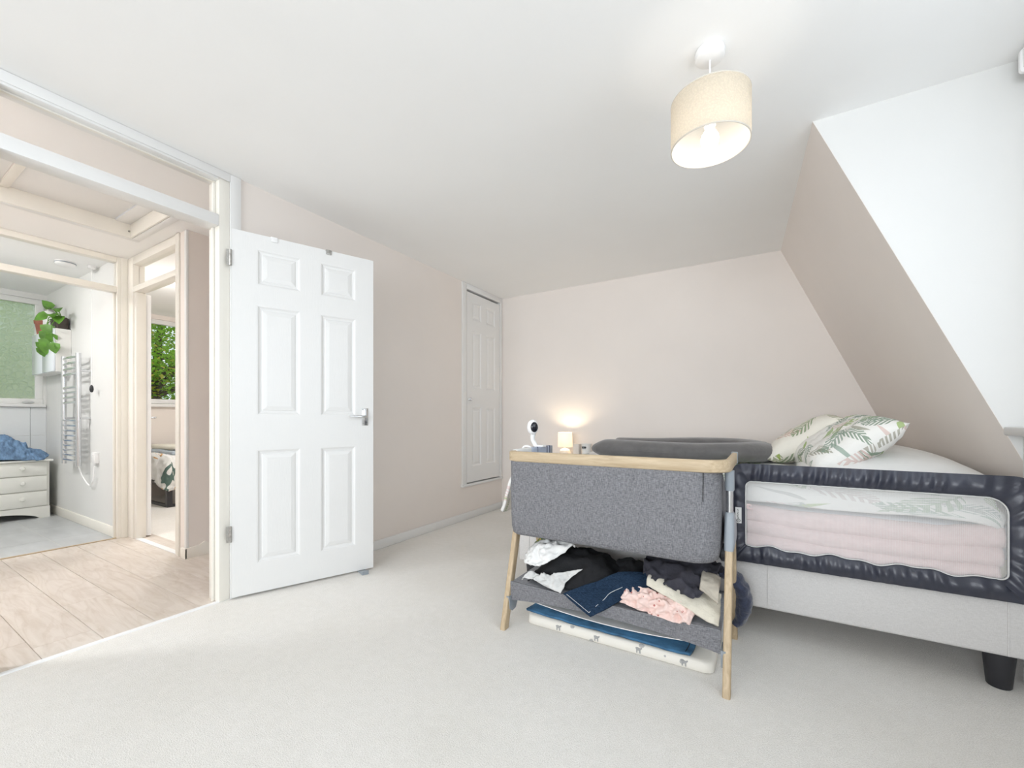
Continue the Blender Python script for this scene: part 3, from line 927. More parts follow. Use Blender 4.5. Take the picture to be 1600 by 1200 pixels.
# pink fleece blanket, folded in layers along the side of the mattress
pb = thing('blanket', 'fluffy pink blanket folded behind the net of the bed rail', 'blanket', (0.33, BY0, 0.335))
for k, (z0, z1, x0, x1) in enumerate(((0.375, 0.452, -0.066, 0.715), (0.446, 0.515, -0.064, 0.722), (0.508, 0.580, -0.066, 0.728))):
    m = 11
    def tilt(u, k=k): return (0.012 * math.cos(PI * u * 1.3 + 0.4 * k) + 0.006 * math.sin(7 * u + 2.0 * k)) * (0.5 + 0.35 * k) + (0.010 * (u > 0.85) if k == 2 else 0)
    rows = []
    for y, f in ((0.034, -0.02), (0.015, 0.0), (-0.003, 0.22), (-0.008, 0.5), (-0.003, 0.78), (0.015, 1.0), (0.034, 1.02)):
        rows.append([(x0 + (x1 - x0) * i / (m - 1), BY0 + y, z0 + (z1 - z0) * f + tilt(i / (m - 1))) for i in range(m)])
    surf('fold', rows, PINK, pb, nu=100, nv=26, amp=0.003, sc=10, seed=4.0 + k, thick=0.005, aniso=(0.35, 1, 2.2))
bm = B()
sp = [(-0.052 + 0.018 * t * math.cos(5.5 * t), BY0 - 0.012, 0.585 + 0.014 * t * math.sin(5.5 * t)) for t in [0.1 + 0.9 * k / 30 for k in range(31)]]
tube(bm, sp, 0.006, 8); finish('rolled_end', bm, PINK, pb, smooth=True)

# bed guard rail: gathered nylon sleeve round a net window
gr = thing('bed_rail', 'charcoal nylon bed guard rail with white net window along the bed side', 'bed rail', (0.33, 2.12, 0.336))
no_, ni = [], []
NR = 8
outer = rrect(-0.128, 0.795, 0.336, 0.772, [0.05, 0.05, 0.02, 0.02], 10)
inner = rrect(-0.068, 0.727, 0.412, 0.695, [0.055, 0.025, 0.012, 0.02], 10)


def resample(loop, per):
    """equal counts on every side and corner so that outer and inner contours match"""
    out = []
    m = len(loop)
    q = m // 4
    for c in range(4):
        pts = loop[c * q:(c + 1) * q]
        out += pts
        a, b = Vector((*pts[-1], 0)), Vector((*loop[((c + 1) * q) % m], 0))
        for k in range(1, per[c]):
            p = a.lerp(b, k / per[c]); out.append((p.x, p.y))
    return out
per = (150, 40, 150, 40)
out2, in2 = resample(outer, per), resample(inner, per)
n2 = len(out2)
grid = []
for j in range(NR + 1):
    s = j / NR
    ring = []
    for i in range(n2):
        a, b = out2[i], in2[i]
        x, z = a[0] + (b[0] - a[0]) * s, a[1] + (b[1] - a[1]) * s
        horiz = (abs(b[1] - 0.695) < 0.02 or abs(b[1] - 0.412) < 0.02) and -0.05 < b[0] < 0.70
        g = math.sin(x * 95 + 2.5 * math.sin(x * 31 + s)) * 0.5 + math.sin(x * 170 + 1.7 * math.sin(x * 23) + s * 2) * 0.35
        low = b[1] < 0.5
        amp = (0.0065 if not low else 0.005) if horiz else 0.003
        if not horiz: g = math.sin(i * 0.75 + 1.2 * math.sin(i * 0.21)) * (0.3 + 0.7 * s)
        y = 2.128 - 0.016 * math.sin(PI * min(1, s * 1.0)) - amp * g * math.sin(PI * (0.12 + 0.8 * s)) * 1.6
        if low and horiz: z += 0.006 * s * math.sin(x * 27 + 1) + 0.004 * s * math.sin(x * 61)
        ring.append((x, y, z))
    grid.append(ring)
bm = B()
loft(bm, grid + [[(x, 2.140, z) for x, _, z in grid[-1]]] + [[(x, 2.142, z) for x, _, z in grid[0]]], cap=False)
finish('sleeve', bm, NYLON, gr, smooth=True, angle=70)
bm = B(); bm.faces.new([bm.verts.new((x, 2.133, z)) for x, _, z in grid[-1]])
finish('net_window', bm, NET, gr)
bm = B()
pp = [(x, 2.126, z) for x, _, z in grid[-1]]
tube(bm, pp + [pp[0]], 0.0026, 6)
finish('piping', bm, GREYCLOTH, gr, smooth=True)
tg = finish('label_tag', box(B(), -0.1075, -0.083, 2.1060, 2.1066, 0.510, 0.580), WHITECOTTON, gr)
bm = B()
ring = [(-0.0952 + 0.0075 * math.cos(a), 0.522 + 0.006 * math.sin(a)) for a in [2 * PI * k / 20 for k in range(20)]]
tube(bm, [(x, 2.1056, z) for x, z in ring + [ring[0]]], 0.0010, 5)
box(bm, -0.0995, -0.0905, 2.1052, 2.1058, 0.5213, 0.5227)
for k, (z0, z1, w) in enumerate(((0.531, 0.5325, 5), (0.534, 0.5355, 4), (0.537, 0.545, 2), (0.5465, 0.548, 5), (0.5495, 0.556, 2), (0.558, 0.5595, 5), (0.566, 0.5675, 4), (0.5675, 0.572, 1.5))):
    box(bm, -0.0985, -0.0985 + 0.001 * w, 2.1052, 2.1058, z0, z1)
finish('printed_emblem', bm, DARKPLASTIC, tg)

# pillows
g = 'leaf print pillows'
p1 = cushion('pillow', 0.41, 0.56, 0.17, LEAFPILLOW, (0.335, 2.63, 0.842), (R(3), R(-37), R(4)), seed=3, amp=0.012)
tag(p1, 'front leaf print pillow on white ground, propped at the bed head', 'pillow', g)
p2 = cushion('pillow', 0.42, 0.56, 0.17, LEAFPILLOW2, (0.215, 3.04, 0.845), (R(-3), R(-34), R(-3)), seed=8, amp=0.012)
tag(p2, 'rear leaf print pillow with cream ground, tucked behind the other one', 'pillow', g)
p3 = cushion('pillow', 0.64, 1.34, 0.25, WHITECOTTON, (0.475, 2.98, 0.712), (0, R(0), 0), seed=5, amp=0.003, power=2.6, pinch=0.0, n=44)
tag(p3, 'long plain white pillow lying flat against the sloping wall', 'pillow')

# grey body pillow, U-shaped: two arms joined at the head end
up = spline([(-1.01, 2.74, 0.775), (-0.80, 2.72, 0.775), (-0.45, 2.73, 0.77), (-0.16, 2.76, 0.775), (-0.03, 2.86, 0.77), (-0.015, 2.99, 0.77), (-0.06, 3.12, 0.775), (-0.2, 3.2, 0.775), (-0.6, 3.2, 0.775), (-0.9, 3.18, 0.775), (-1.0, 3.15, 0.775)], 90)
bm = B()
rs = []
for i, p in enumerate(up):
    t = i / 89
    e = min(1, (min(t, 1 - t) / 0.06)) ** 0.5 if min(t, 1 - t) < 0.06 else 1
    rs.append(max(0.004, (0.098 + 0.010 * noise.noise(Vector((t * 9, 0.3, 0)))) * max(e, 0.04)))
up = [p + Vector((0, 0, 0.012 * noise.noise(Vector((p.x * 3, p.y * 3, 1))))) for p in up]
tube(bm, up, rs, 22, flat=0.60)
gp = finish('body_pillow', bm, GREYPILLOW, org=(-0.45, 2.95, 0.70), smooth=True, angle=80)
tag(gp, 'dark grey U-shaped body pillow lying on the duvet', 'pillow')
bm = B()
tube(bm, [p + Vector((0, -0.093, -0.004)) for p in up[8:42]], 0.0016, 5)
finish('seam', bm, GREYPILLOW, gp, smooth=True)

# ================================================================== BEDSIDE CRIB
crib = thing('bedside_crib', 'grey fabric bedside crib with oak rail and splayed oak legs', 'crib', (-0.575, 1.88, 0))
CX0, CX1, CY0, CY1 = -1.028, -0.100, 1.655, 2.098


def rail_path(ins, r0=0.045, r1=0.085, n=8):
    x0, x1, y0 = CX0 + ins, CX1 - ins, CY0 + ins
    pts = [(x0, CY1), (x0, 1.95), (x0, y0 + r0)]
    pts += [(x0 + r0 - r0 * math.cos(a), y0 + r0 - r0 * math.sin(a)) for a in [PI / 2 * k / n for k in range(1, n + 1)]]
    pts += [(x0 + r0 + (x1 - r1 - x0 - r0) * k / 8, y0) for k in range(1, 8)]
    pts += [(x1 - r1 + r1 * math.sin(a), y0 + r1 - r1 * math.cos(a)) for a in [PI / 2 * k / n for k in range(0, n + 1)]]
    pts += [(x1, 1.95), (x1, CY1)]
    return pts
bm = B()
po, pi_ = rail_path(0.0), rail_path(0.021)
zb, zt, e = 0.776, 0.822, 0.004
loops = []
for (ox, oy), (ix, iy) in zip(po, pi_):
    def lerp(s): return (ox + (ix - ox) * s, oy + (iy - oy) * s)
    k = e / 0.021
    loops.append([(*lerp(0), zb + e), (*lerp(0), zt - e), (*lerp(k), zt), (*lerp(1 - k), zt), (*lerp(1), zt - e), (*lerp(1), zb + e), (*lerp(1 - k), zb), (*lerp(k), zb)])
loft(bm, loops)
finish('rail', bm, OAKRAIL, crib, smooth=True, angle=50)
for x0, x1 in ((CX0 - 0.003, CX0 + 0.024), (CX1 - 0.024, CX1 + 0.003)):
    bm = B(); box(bm, x0, x1, CY1 - 0.002, CY1 + 0.012, zb - 0.003, zt + 0.003, 0.004); finish('rail_end_cap', bm, GREYPLASTIC, crib, smooth=True)
# pale sleeve and clamp bands on the left arm of the rail
finish('rail_liner', box(B(), CX0 - 0.003, CX0 + 0.0245, 1.72, 1.868, zb + 0.004, zt + 0.0035, 0.005), WHITECOTTON, crib, smooth=True)
sl = finish('rail_sleeve', box(B(), CX0 - 0.004, CX0 + 0.026, 1.87, 2.088, zb - 0.004, zt + 0.004, 0.007, 3), plain('pale_blue_plastic', (0.42, 0.47, 0.58), 0.4, 0.05, 30), crib, smooth=True)
for y0_, y1_ in ((2.030, 2.042), (2.062, 2.074), (1.925, 1.930)):
    finish('sleeve_band', box(B(), CX0 - 0.0052, CX0 + 0.0272, y0_, y1_, zb - 0.0052, zt + 0.0052, 0.004), plain('navy_band', (0.03, 0.035, 0.08), 0.6, 0.05, 40) if y0_ < 2.031 and y0_ > 2 else MAT['navy_band'], sl, smooth=True)
# basket: closed rounded loop, lower on the bed side
bm = B()
def bloop(ins, z_of, r=0.07):
    return [(x, y, z_of(y)) for x, y in rrect(CX0 + 0.012 + ins, CX1 - 0.036 - ins, CY0 + 0.004 + ins, CY1 - 0.02 - ins, [0.04, 0.03, 0.03, 0.085], 8)]
def ztop(y): return 0.79 if y < 2.0 else 0.66
loops = []
for ins, t in ((0.0, 1.0), (0.001, 0.8), (0.0, 0.55), (0.002, 0.3), (0.004, 0.12)):
    loops.append(bloop(ins, lambda y, t=t: 0.432 + (ztop(y) - 0.432) * t))
loops += [bloop(0.009, lambda y: 0.445), bloop(0.018, lambda y: 0.436), bloop(0.035, lambda y: 0.432)]
loft(bm, loops, cap=False)
bm.faces.new([bm.verts.new(p) for p in bloop(0.035, lambda y: 0.432)])
bmesh.ops.remove_doubles(bm, verts=bm.verts, dist=1e-5)
loft(bm, [bloop(0.012, lambda y: ztop(y)), bloop(0.014, lambda y: 0.48), bloop(0.03, lambda y: 0.455)], cap=False)
bk = finish('basket', bm, TWEED, crib, smooth=True, angle=60)
bm = B(); tube(bm, [(-0.188, CY0 + 0.0045, 0.775), (-0.188, CY0 + 0.0045, 0.73), (-0.189, CY0 + 0.006, 0.67)], 0.0016, 5); finish('seam', bm, BLACKCLOTH, bk, smooth=True)
cm = finish('crib_mattress', box(B(), CX0 + 0.06, CX1 - 0.06, CY0 + 0.05, CY1 - 0.06, 0.458, 0.51, 0.012), WHITECOTTON, org=(-0.57, 1.88, 0.458), smooth=True)
tag(cm, 'thin white mattress inside the grey crib basket', 'mattress')
# legs, brackets and tubes at both ends
for sx, x in ((-1, CX0 - 0.002), (1, CX1 - 0.011)):
    for y0, y1 in ((1.645, 1.775), (2.105, 1.955)):
        bm = B()
        lo = [(x - 0.013, y0 - 0.021, 0), (x + 0.013, y0 - 0.021, 0), (x + 0.013, y0 + 0.021, 0), (x - 0.013, y0 + 0.021, 0)]
        if sx > 0: pass
        hi = [(x - 0.013, y1 - 0.021, 0.485), (x + 0.013, y1 - 0.021, 0.485), (x + 0.013, y1 + 0.021, 0.485), (x - 0.013, y1 + 0.021, 0.485)]
        loft(bm, [lo, hi])
        bmesh.ops.bevel(bm, geom=[ed for ed in bm.edges if abs(ed.verts[0].co.z - ed.verts[1].co.z) > 0.3], offset=0.006, segments=3, profile=0.5, affect='EDGES')
        finish('leg', bm, OAK, crib, smooth=True, angle=50)
    ys = 1.80
    bm = B()
    loft(bm, [[(px, py, z) for px, py in rrect(x - w, x + w, ya, yb_, 0.010, 4)] for z, w, ya, yb_ in
              ((0.478, 0.016, 1.748, 1.985), (0.51, 0.017, 1.76, 1.97), (0.56, 0.017, 1.775, 1.93), (0.60, 0.016, 1.785, 1.85), (0.615, 0.015, 1.785, 1.82))])
    finish('hub_bracket', bm, GREYPLASTIC, crib, smooth=True, angle=50)
    bm = B(); tube(bm, [(x, ys, 0.60), (x, ys, 0.72)], 0.0125, 16); finish('tube', bm, CHROME, crib, smooth=True)
    bm = B(); tube(bm, [(x, ys, 0.697), (x, ys, 0.701), (x, ys, 0.775)], [0.0145, 0.0165, 0.0165], 16)
    finish('upper_sleeve', bm, GREYPLASTIC, crib, smooth=True)
    bm = B()
    prism(bm, [(1.66, 0.145), (1.73, 0.145), (1.735, 0.10), (1.72, 0.075), (1.69, 0.07), (1.67, 0.085)], 'x', x - 0.010 - (0.010 if sx > 0 else -0.012), x + 0.006 - (0.010 if sx > 0 else -0.012))
    finish('shelf_bracket', bm, GREYPLASTIC, crib)
    bm = B(); lathe(bm, [(0.035, 0), (0.035, 0.02), (0.02, 0.03)], (0, 0, 0), 18)
    o = finish('pivot_knob', bm, DARKPLASTIC, crib, local=True, smooth=True)
    o.location = Vector((x - sx * 0.012, 1.865, 0.44)) - ORG[crib.name]; o.rotation_euler = (0, R(-90 * sx), 0)
# storage shelf: tweed sling with front and back skirts
sx0, sx1 = -1.018, -0.132
for nm, y in (('shelf_skirt', 1.683), ('shelf_skirt', 2.068)):
    bm = B()
    n = 24
    top, bot = [], []
    for k in range(n + 1):
        x = sx0 + (sx1 - sx0) * k / n
        arch = 0.030 * math.sin(PI * k / n) ** 0.8
        top.append((x, 0.210 - 0.004 * math.sin(PI * k / n))); bot.append((x, 0.122 + arch))
    prism(bm, bot + top[::-1], 'y', y - 0.003, y + 0.003)
    finish(nm, bm, TWEED, crib)
bm = B()
loft(bm, [[(x, y, 0.205 - 0.004 * math.sin(PI * (x - sx0) / (sx1 - sx0))) for x in [sx0 + (sx1 - sx0) * k / 16 for k in range(17)]] + [(x, y, 0.199 - 0.004 * math.sin(PI * (x - sx0) / (sx1 - sx0))) for x in [sx1 - (sx1 - sx0) * k / 16 for k in range(17)]] for y in (1.686, 1.88, 2.065)])
finish('shelf_floor', bm, TWEEDL, crib)
bm = B(); tube(bm, [(-0.245, 1.69, 0.205), (-0.215, 2.05, 0.205)], 0.003, 6); finish('shelf_seam', bm, BLACKCLOTH, crib)

bm = B()
loft(bm, [[(x, y, 0.150 - 0.040 * math.sin(PI * (x - sx0) / (sx1 - sx0)) ** 0.7) for x in [sx0 + (sx1 - sx0) * k / 20 for k in range(21)]] + [(x, y, 0.153 - 0.040 * math.sin(PI * (x - sx0) / (sx1 - sx0)) ** 0.7) for x in [sx1 - (sx1 - sx0) * k / 20 for k in range(21)]] for y in (1.70, 1.88, 2.05)])
finish('shelf_lining', bm, WHITECOTTON, crib, smooth=True, angle=30)

# ---- laundry on the crib shelf
g = 'laundry on the crib shelf'
def dome(x0, x1, y0, y1, z0, h, droop=0.0, m=5, skew=0.0):
    rows = []
    for j in range(m):
        v = j / (m - 1)
        r = []
        for i in range(m):
            u = i / (m - 1)
            k = (math.sin(PI * u) * math.sin(PI * v)) ** 0.5 if 0 < u < 1 and 0 < v < 1 else 0
            z = z0 + h * k * (1 + skew * (u - 0.5))
            if j == 0: z -= droop
            r.append((x0 + (x1 - x0) * u, y0 + (y1 - y0) * v, z))
        rows.append(r)
    return rows
def cloth(name, label, catg, mat, rows, nu=44, nv=34, amp=0.016, sc=13, seed=1.0, thick=0.004, org=None, grp=g, aniso=None):
    c = Vector((0, 0, 0)); k = 0
    zmin = 9
    for r in rows:
        for p in r: c += Vector(p); k += 1; zmin = min(zmin, p[2])
    c /= k; c.z = zmin
    o = surf(name, rows, mat, org=c, nu=nu, nv=nv, amp=amp, sc=sc, seed=seed, thick=thick, aniso=aniso)
    return tag(o, label, catg, grp)
cloth('top', 'black crumpled top heaped on the left of the crib shelf', 'top', BLACKCLOTH, dome(-0.95, -0.52, 1.72, 2.03, 0.215, 0.125), amp=0.022, sc=11, seed=1.3)
cloth('shirt', 'white shirt on top of the black top, under the crib basket', 'shirt', WHITECOTTON,
      [[(-0.975, 1.74, 0.285), (-0.93, 1.72, 0.290), (-0.88, 1.715, 0.295), (-0.83, 1.73, 0.325)],
       [(-0.985, 1.80, 0.32), (-0.93, 1.78, 0.365), (-0.86, 1.77, 0.385), (-0.74, 1.77, 0.395)],
       [(-0.98, 1.90, 0.30), (-0.93, 1.88, 0.36), (-0.86, 1.86, 0.38), (-0.76, 1.84, 0.385)]], amp=0.020, sc=24, seed=2.2)
cloth('top', 'green and brown printed top behind the white shirt on the shelf', 'top', CAMO, dome(-1.005, -0.86, 1.89, 2.03, 0.33, 0.05), amp=0.012, sc=24, seed=6.0)
cloth('vest', 'white vest with trailing straps at the front left of the shelf', 'vest', GREYCLOTH,
      [[(-0.965, 1.695, 0.222), (-0.92, 1.69, 0.240), (-0.84, 1.685, 0.222), (-0.76, 1.680, 0.208)],
       [(-0.93, 1.705, 0.262), (-0.89, 1.700, 0.250), (-0.82, 1.698, 0.245), (-0.735, 1.70, 0.262)],
       [(-0.90, 1.72, 0.255), (-0.85, 1.712, 0.262), (-0.78, 1.71, 0.285), (-0.67, 1.715, 0.320)]], amp=0.016, sc=24, seed=3.1)
cloth('leggings', 'black leggings bunched in the middle of the crib shelf', 'leggings', BLACKCLOTH, dome(-0.66, -0.36, 1.84, 2.05, 0.212, 0.10), amp=0.02, sc=14, seed=9.3)
cloth('tunic', 'charcoal tunic thrown over the right of the shelf, under the basket', 'top', NAVYCLOTH,
      [[(-0.42, 1.735, 0.345), (-0.36, 1.715, 0.322), (-0.29, 1.71, 0.315), (-0.235, 1.70, 0.295), (-0.20, 1.705, 0.305)],
       [(-0.43, 1.80, 0.375), (-0.36, 1.78, 0.365), (-0.29, 1.76, 0.355), (-0.22, 1.75, 0.35), (-0.17, 1.75, 0.33)],
       [(-0.43, 1.90, 0.39), (-0.36, 1.90, 0.40), (-0.29, 1.90, 0.395), (-0.21, 1.90, 0.39), (-0.15, 1.90, 0.37)],
       [(-0.42, 2.02, 0.30), (-0.36, 2.02, 0.33), (-0.29, 2.02, 0.34), (-0.21, 2.02, 0.33), (-0.15, 2.02, 0.30)]], amp=0.022, sc=17, seed=4.4)
cloth('cardigan', 'cream knitted cardigan folded on the right of the crib shelf', 'cardigan', CREAMCLOTH,
      [[(-0.40, 1.715, 0.305), (-0.34, 1.70, 0.288), (-0.26, 1.695, 0.262), (-0.185, 1.695, 0.225), (-0.142, 1.70, 0.212)],
       [(-0.40, 1.735, 0.332), (-0.34, 1.725, 0.318), (-0.27, 1.72, 0.290), (-0.19, 1.73, 0.272), (-0.142, 1.74, 0.245)],
       [(-0.40, 1.80, 0.33), (-0.34, 1.79, 0.33), (-0.27, 1.79, 0.315), (-0.19, 1.80, 0.30), (-0.142, 1.81, 0.29)]], amp=0.007, sc=14, seed=5.5, thick=0.012)
cloth('blouse', 'pink floral blouse crumpled at the front of the crib shelf', 'blouse', PINKFLORAL,
      [[(-0.50, 1.69, 0.225), (-0.43, 1.682, 0.214), (-0.36, 1.680, 0.208), (-0.29, 1.678, 0.202), (-0.235, 1.68, 0.204)],
       [(-0.49, 1.70, 0.252), (-0.43, 1.695, 0.256), (-0.36, 1.69, 0.252), (-0.29, 1.688, 0.248), (-0.222, 1.69, 0.242)],
       [(-0.46, 1.74, 0.275), (-0.42, 1.73, 0.285), (-0.36, 1.73, 0.28), (-0.29, 1.73, 0.27), (-0.215, 1.73, 0.255)]], amp=0.022, sc=28, seed=7.7, nu=60, nv=40, thick=0.003)
cloth('jumper', 'beige jumper peeping out beside the right crib leg on the shelf', 'jumper', plain('beige_jersey', (0.42, 0.38, 0.32), 0.95, 0.08, 30, 0.3, 120),
      [[(-0.205, 1.705, 0.335), (-0.175, 1.702, 0.318), (-0.142, 1.70, 0.295)], [(-0.205, 1.74, 0.362), (-0.175, 1.735, 0.352), (-0.142, 1.73, 0.335)], [(-0.205, 1.80, 0.375), (-0.175, 1.80, 0.37), (-0.142, 1.80, 0.355)]], amp=0.006, sc=20, seed=1.9, thick=0.008, nu=20, nv=20)
# jeans leg hanging over the front edge
jl = cloth('jeans', 'dark blue denim jeans leg hanging over the crib shelf front', 'jeans', DENIM,
           [[(-0.745, 1.672, 0.212), (-0.70, 1.667, 0.190), (-0.655, 1.664, 0.168), (-0.615, 1.663, 0.148)],
            [(-0.705, 1.690, 0.232), (-0.655, 1.680, 0.216), (-0.61, 1.672, 0.200), (-0.555, 1.670, 0.190)],
            [(-0.615, 1.73, 0.272), (-0.57, 1.72, 0.256), (-0.54, 1.71, 0.248), (-0.49, 1.70, 0.232)],
            [(-0.52, 1.76, 0.318), (-0.48, 1.75, 0.302), (-0.45, 1.73, 0.275), (-0.42, 1.72, 0.255)],
            [(-0.38, 1.80, 0.33), (-0.36, 1.79, 0.32), (-0.35, 1.77, 0.30), (-0.34, 1.75, 0.28)]], amp=0.006, sc=12, seed=8.8, thick=0.012)
for pts in (((-0.725, 1.6635, 0.217), (-0.68, 1.6585, 0.196), (-0.62, 1.6545, 0.166)), ((-0.622, 1.655, 0.166), (-0.600, 1.662, 0.190), (-0.565, 1.680, 0.225), (-0.545, 1.695, 0.250), (-0.50, 1.72, 0.275))):
    bm = B(); tube(bm, spline(pts, 14), 0.0012, 5); finish('stitching', bm, STITCH, jl, smooth=True)
bm = B()
q = spline([(-0.16, 2.035, 0.30), (-0.115, 2.035, 0.295), (-0.082, 2.04, 0.24), (-0.072, 2.045, 0.18), (-0.082, 2.045, 0.12), (-0.108, 2.04, 0.085)], 30)
tube(bm, q, [0.022 + 0.020 * math.sin(PI * min(1, (k + 4) / 32)) for k in range(30)], 18, flat=0.8)
bmesh.ops.subdivide_edges(bm, edges=bm.edges, cuts=1, use_grid_fill=True)
for v in bm.verts: v.co += Vector((wr(v.co, 24, 2), wr(v.co, 24, 5) * 0.5, wr(v.co, 24, 8))) * 0.007
tag(finish('fleece', bm, FLEECE, org=(-0.11, 2.04, 0.08), smooth=True, angle=80), 'navy fleece sleeve hanging between the crib leg and the bed', 'fleece', g)

# ---- changing mat and jeans on the carpet under the crib
bm = B()
loops = []
for z, ins in ((0.001, 0.004), (0.004, 0.0), (0.022, 0.0), (0.036, 0.001), (0.042, 0.006), (0.044, 0.02), (0.043, 0.06)):
    loops.append([(x, y, z) for x, y in rrect(-0.968 + ins, -0.160 - ins, 1.742 + ins, 2.14 - ins, 0.035, 5)])
loft(bm, loops)
cmat = finish('changing_mat', bm, MATPRINT, org=(-0.565, 1.94, 0), smooth=True, angle=60)
tag(cmat, 'flat cream changing mat with small grey animals on the carpet under the crib', 'changing mat')
GREYINK = plain('grey_ink', (0.33, 0.33, 0.33), 0.9, 0.1, 30)
for x in (-0.80, -0.62, -0.44, -0.265):
    bm = B()
    y = 1.7405
    prism(bm, [(x - 0.012, 0.030), (x - 0.004, 0.032), (x + 0.006, 0.030), (x + 0.012, 0.034), (x + 0.014, 0.030), (x + 0.008, 0.024), (x + 0.008, 0.010), (x + 0.004, 0.010), (x + 0.003, 0.020), (x - 0.004, 0.020), (x - 0.005, 0.010), (x - 0.009, 0.010), (x - 0.009, 0.022)], 'y', y - 0.0012, y + 0.004)
    finish('printed_animal', bm, GREYINK, cmat)
j2 = cloth('jeans', 'mid blue jeans laid flat on the changing mat', 'jeans', DENIMB,
           [[(-0.985, 1.775, 0.050), (-0.78, 1.757, 0.052), (-0.55, 1.75, 0.054), (-0.36, 1.748, 0.054), (-0.245, 1.752, 0.053)],
            [(-0.965, 1.83, 0.058), (-0.78, 1.80, 0.062), (-0.55, 1.80, 0.066), (-0.36, 1.80, 0.064), (-0.235, 1.81, 0.058)],
            [(-0.945, 1.90, 0.062), (-0.78, 1.90, 0.068), (-0.55, 1.90, 0.07), (-0.36, 1.90, 0.066), (-0.238, 1.90, 0.06)],
            [(-0.93, 2.05, 0.058), (-0.78, 2.05, 0.06), (-0.55, 2.05, 0.062), (-0.36, 2.05, 0.06), (-0.26, 2.05, 0.056)]], amp=0.004, sc=9, seed=3.3, thick=0.010, grp=None)
bm = B(); tube(bm, spline([(-0.262, 1.755, 0.0605), (-0.255, 1.81, 0.0645), (-0.257, 1.90, 0.067)], 12), 0.0014, 5); finish('hem_stitching', bm, BLACKCLOTH, j2)

# ---- baby monitor camera clipped on the crib rail
bmn = thing('baby_monitor', 'white baby monitor camera on a curved stalk clipped to the crib rail', 'baby monitor', (-1.03, 1.98, 0.776))
bm = B(); tube(bm, spline([(-1.035, 1.985, 0.815), (-1.048, 1.985, 0.835), (-1.06, 1.98, 0.86), (-1.055, 1.975, 0.89), (-1.045, 1.97, 0.915)], 16), [0.012] * 10 + [0.013] * 6, 12); finish('stalk', bm, WHITEPLASTIC, bmn, smooth=True)
bm = B()
box(bm, -1.044, -1.0285, 1.96, 2.01, 0.770, 0.830, 0.006); box(bm, -1.044, -0.990, 1.962, 2.008, 0.8225, 0.834, 0.005)
finish('clip', bm, WHITEPLASTIC, bmn, smooth=True)
bm = B()
rg = [(-1.075 + 0.022 * math.cos(a), 1.93, 0.805 + 0.022 * math.sin(a)) for a in [2 * PI * k / 24 for k in range(24)]]
tube(bm, spline([(-1.048, 1.985, 0.79), (-1.075, 1.97, 0.822), (-1.105, 1.965, 0.822), (-1.12, 1.97, 0.79)], 14), 0.006, 8); finish('cable_loop', bm, WHITEPLASTIC, bmn, smooth=True)
bm = B()
bmesh.ops.create_uvsphere(bm, u_segments=24, v_segments=16, radius=1)
dirv = Vector((0.80, -0.60, -0.05)).normalized()
for v in bm.verts: v.co = Vector((v.co.x * 0.026, v.co.y * 0.031, v.co.z * 0.040))
hd = finish('camera_head', bm, WHITEPLASTIC, bmn, local=True, smooth=True, angle=80)
hd.location = Vector((-1.052, 1.965, 0.928)) - ORG[bmn.name]; hd.rotation_euler = (0, 0, math.atan2(dirv.y, dirv.x))
bm = B(); lathe(bm, [(0.0, 0.010), (0.012, 0.009), (0.019, 0.005), (0.021, 0.0), (0.021, -0.004)], (0, 0, 0), 24)
for v in bm.verts: v.co = Vector((0.019 + v.co.z, v.co.x, v.co.y * 1.3))
o = finish('lens_face', bm, plain('lens_glass', (0.012, 0.013, 0.02), 0.08, 0.1, 20), hd, local=True, smooth=True)

# ================================================================== BEDSIDE TABLE, LAMP
bt = thing('bedside_table', 'small white bedside table in the corner behind the bed', 'table', (-1.60, 3.66, 0))
finish('top', box(B(), -1.86, -1.35, 3.47, 3.872, 0.570, 0.592, 0.004), GLOSS, bt, smooth=True)
for x in (-1.84, -1.36):
    for y in (3.49, 3.85):
        finish('leg', box(B(), x - 0.018, x + 0.018, y - 0.018, y + 0.018, 0, 0.571, 0.003), GLOSS, bt)
finish('drawer_case', box(B(), -1.83, -1.37, 3.485, 3.855, 0.44, 0.571, 0.002), GLOSS, bt)
LX, LY = -1.638, 3.72
tl = thing('table_lamp', 'small lit table lamp with cream drum shade on the bedside table', 'lamp', (LX, LY, 0.592))
bm = B(); lathe(bm, [(0.044, 0), (0.053, 0.006), (0.055, 0.05), (0.052, 0.072), (0.040, 0.088), (0.016, 0.096), (0.010, 0.100)], (LX, LY, 0.593), 28)
finish('base', bm, plain('cream_ceramic', (0.80, 0.70, 0.58), 0.3, 0.02, 10), tl, smooth=True, angle=60)
bm = B(); lathe(bm, [(0.009, 0.095), (0.009, 0.135)], (LX, LY, 0.593), 12); finish('stem', bm, WHITEPLASTIC, tl)
bm = B(); loft(bm, [[(LX + r * math.cos(a), LY + r * math.sin(a), z) for a in [2 * PI * k / 36 for k in range(36)]] for r, z in ((0.071, 0.703), (0.067, 0.842), (0.0655, 0.842), (0.0695, 0.703), (0.071, 0.703))], cap=False)
finish('shade', bm, LAMPSHADE, tl, smooth=True)
bm = B(); bmesh.ops.create_uvsphere(bm, u_segments=16, v_segments=10, radius=0.021)
bmesh.ops.translate(bm, verts=bm.verts, vec=(LX, LY, 0.800)); finish('bulb', bm, emissive('table_lamp_bulb', (1.0, 0.80, 0.56), 230), tl, smooth=True)
PAPER = plain('white_card', (0.76, 0.75, 0.73), 0.6, 0.03, 20)
tag(finish('carton', box(B(), -1.548, -1.490, 3.70, 3.77, 0.5925, 0.735, 0.003), plain('greige_card', (0.62, 0.58, 0.54), 0.7, 0.03, 20), org=(-1.52, 3.735, 0.5925), smooth=True), 'tall plain carton beside the lamp on the bedside table', 'box')
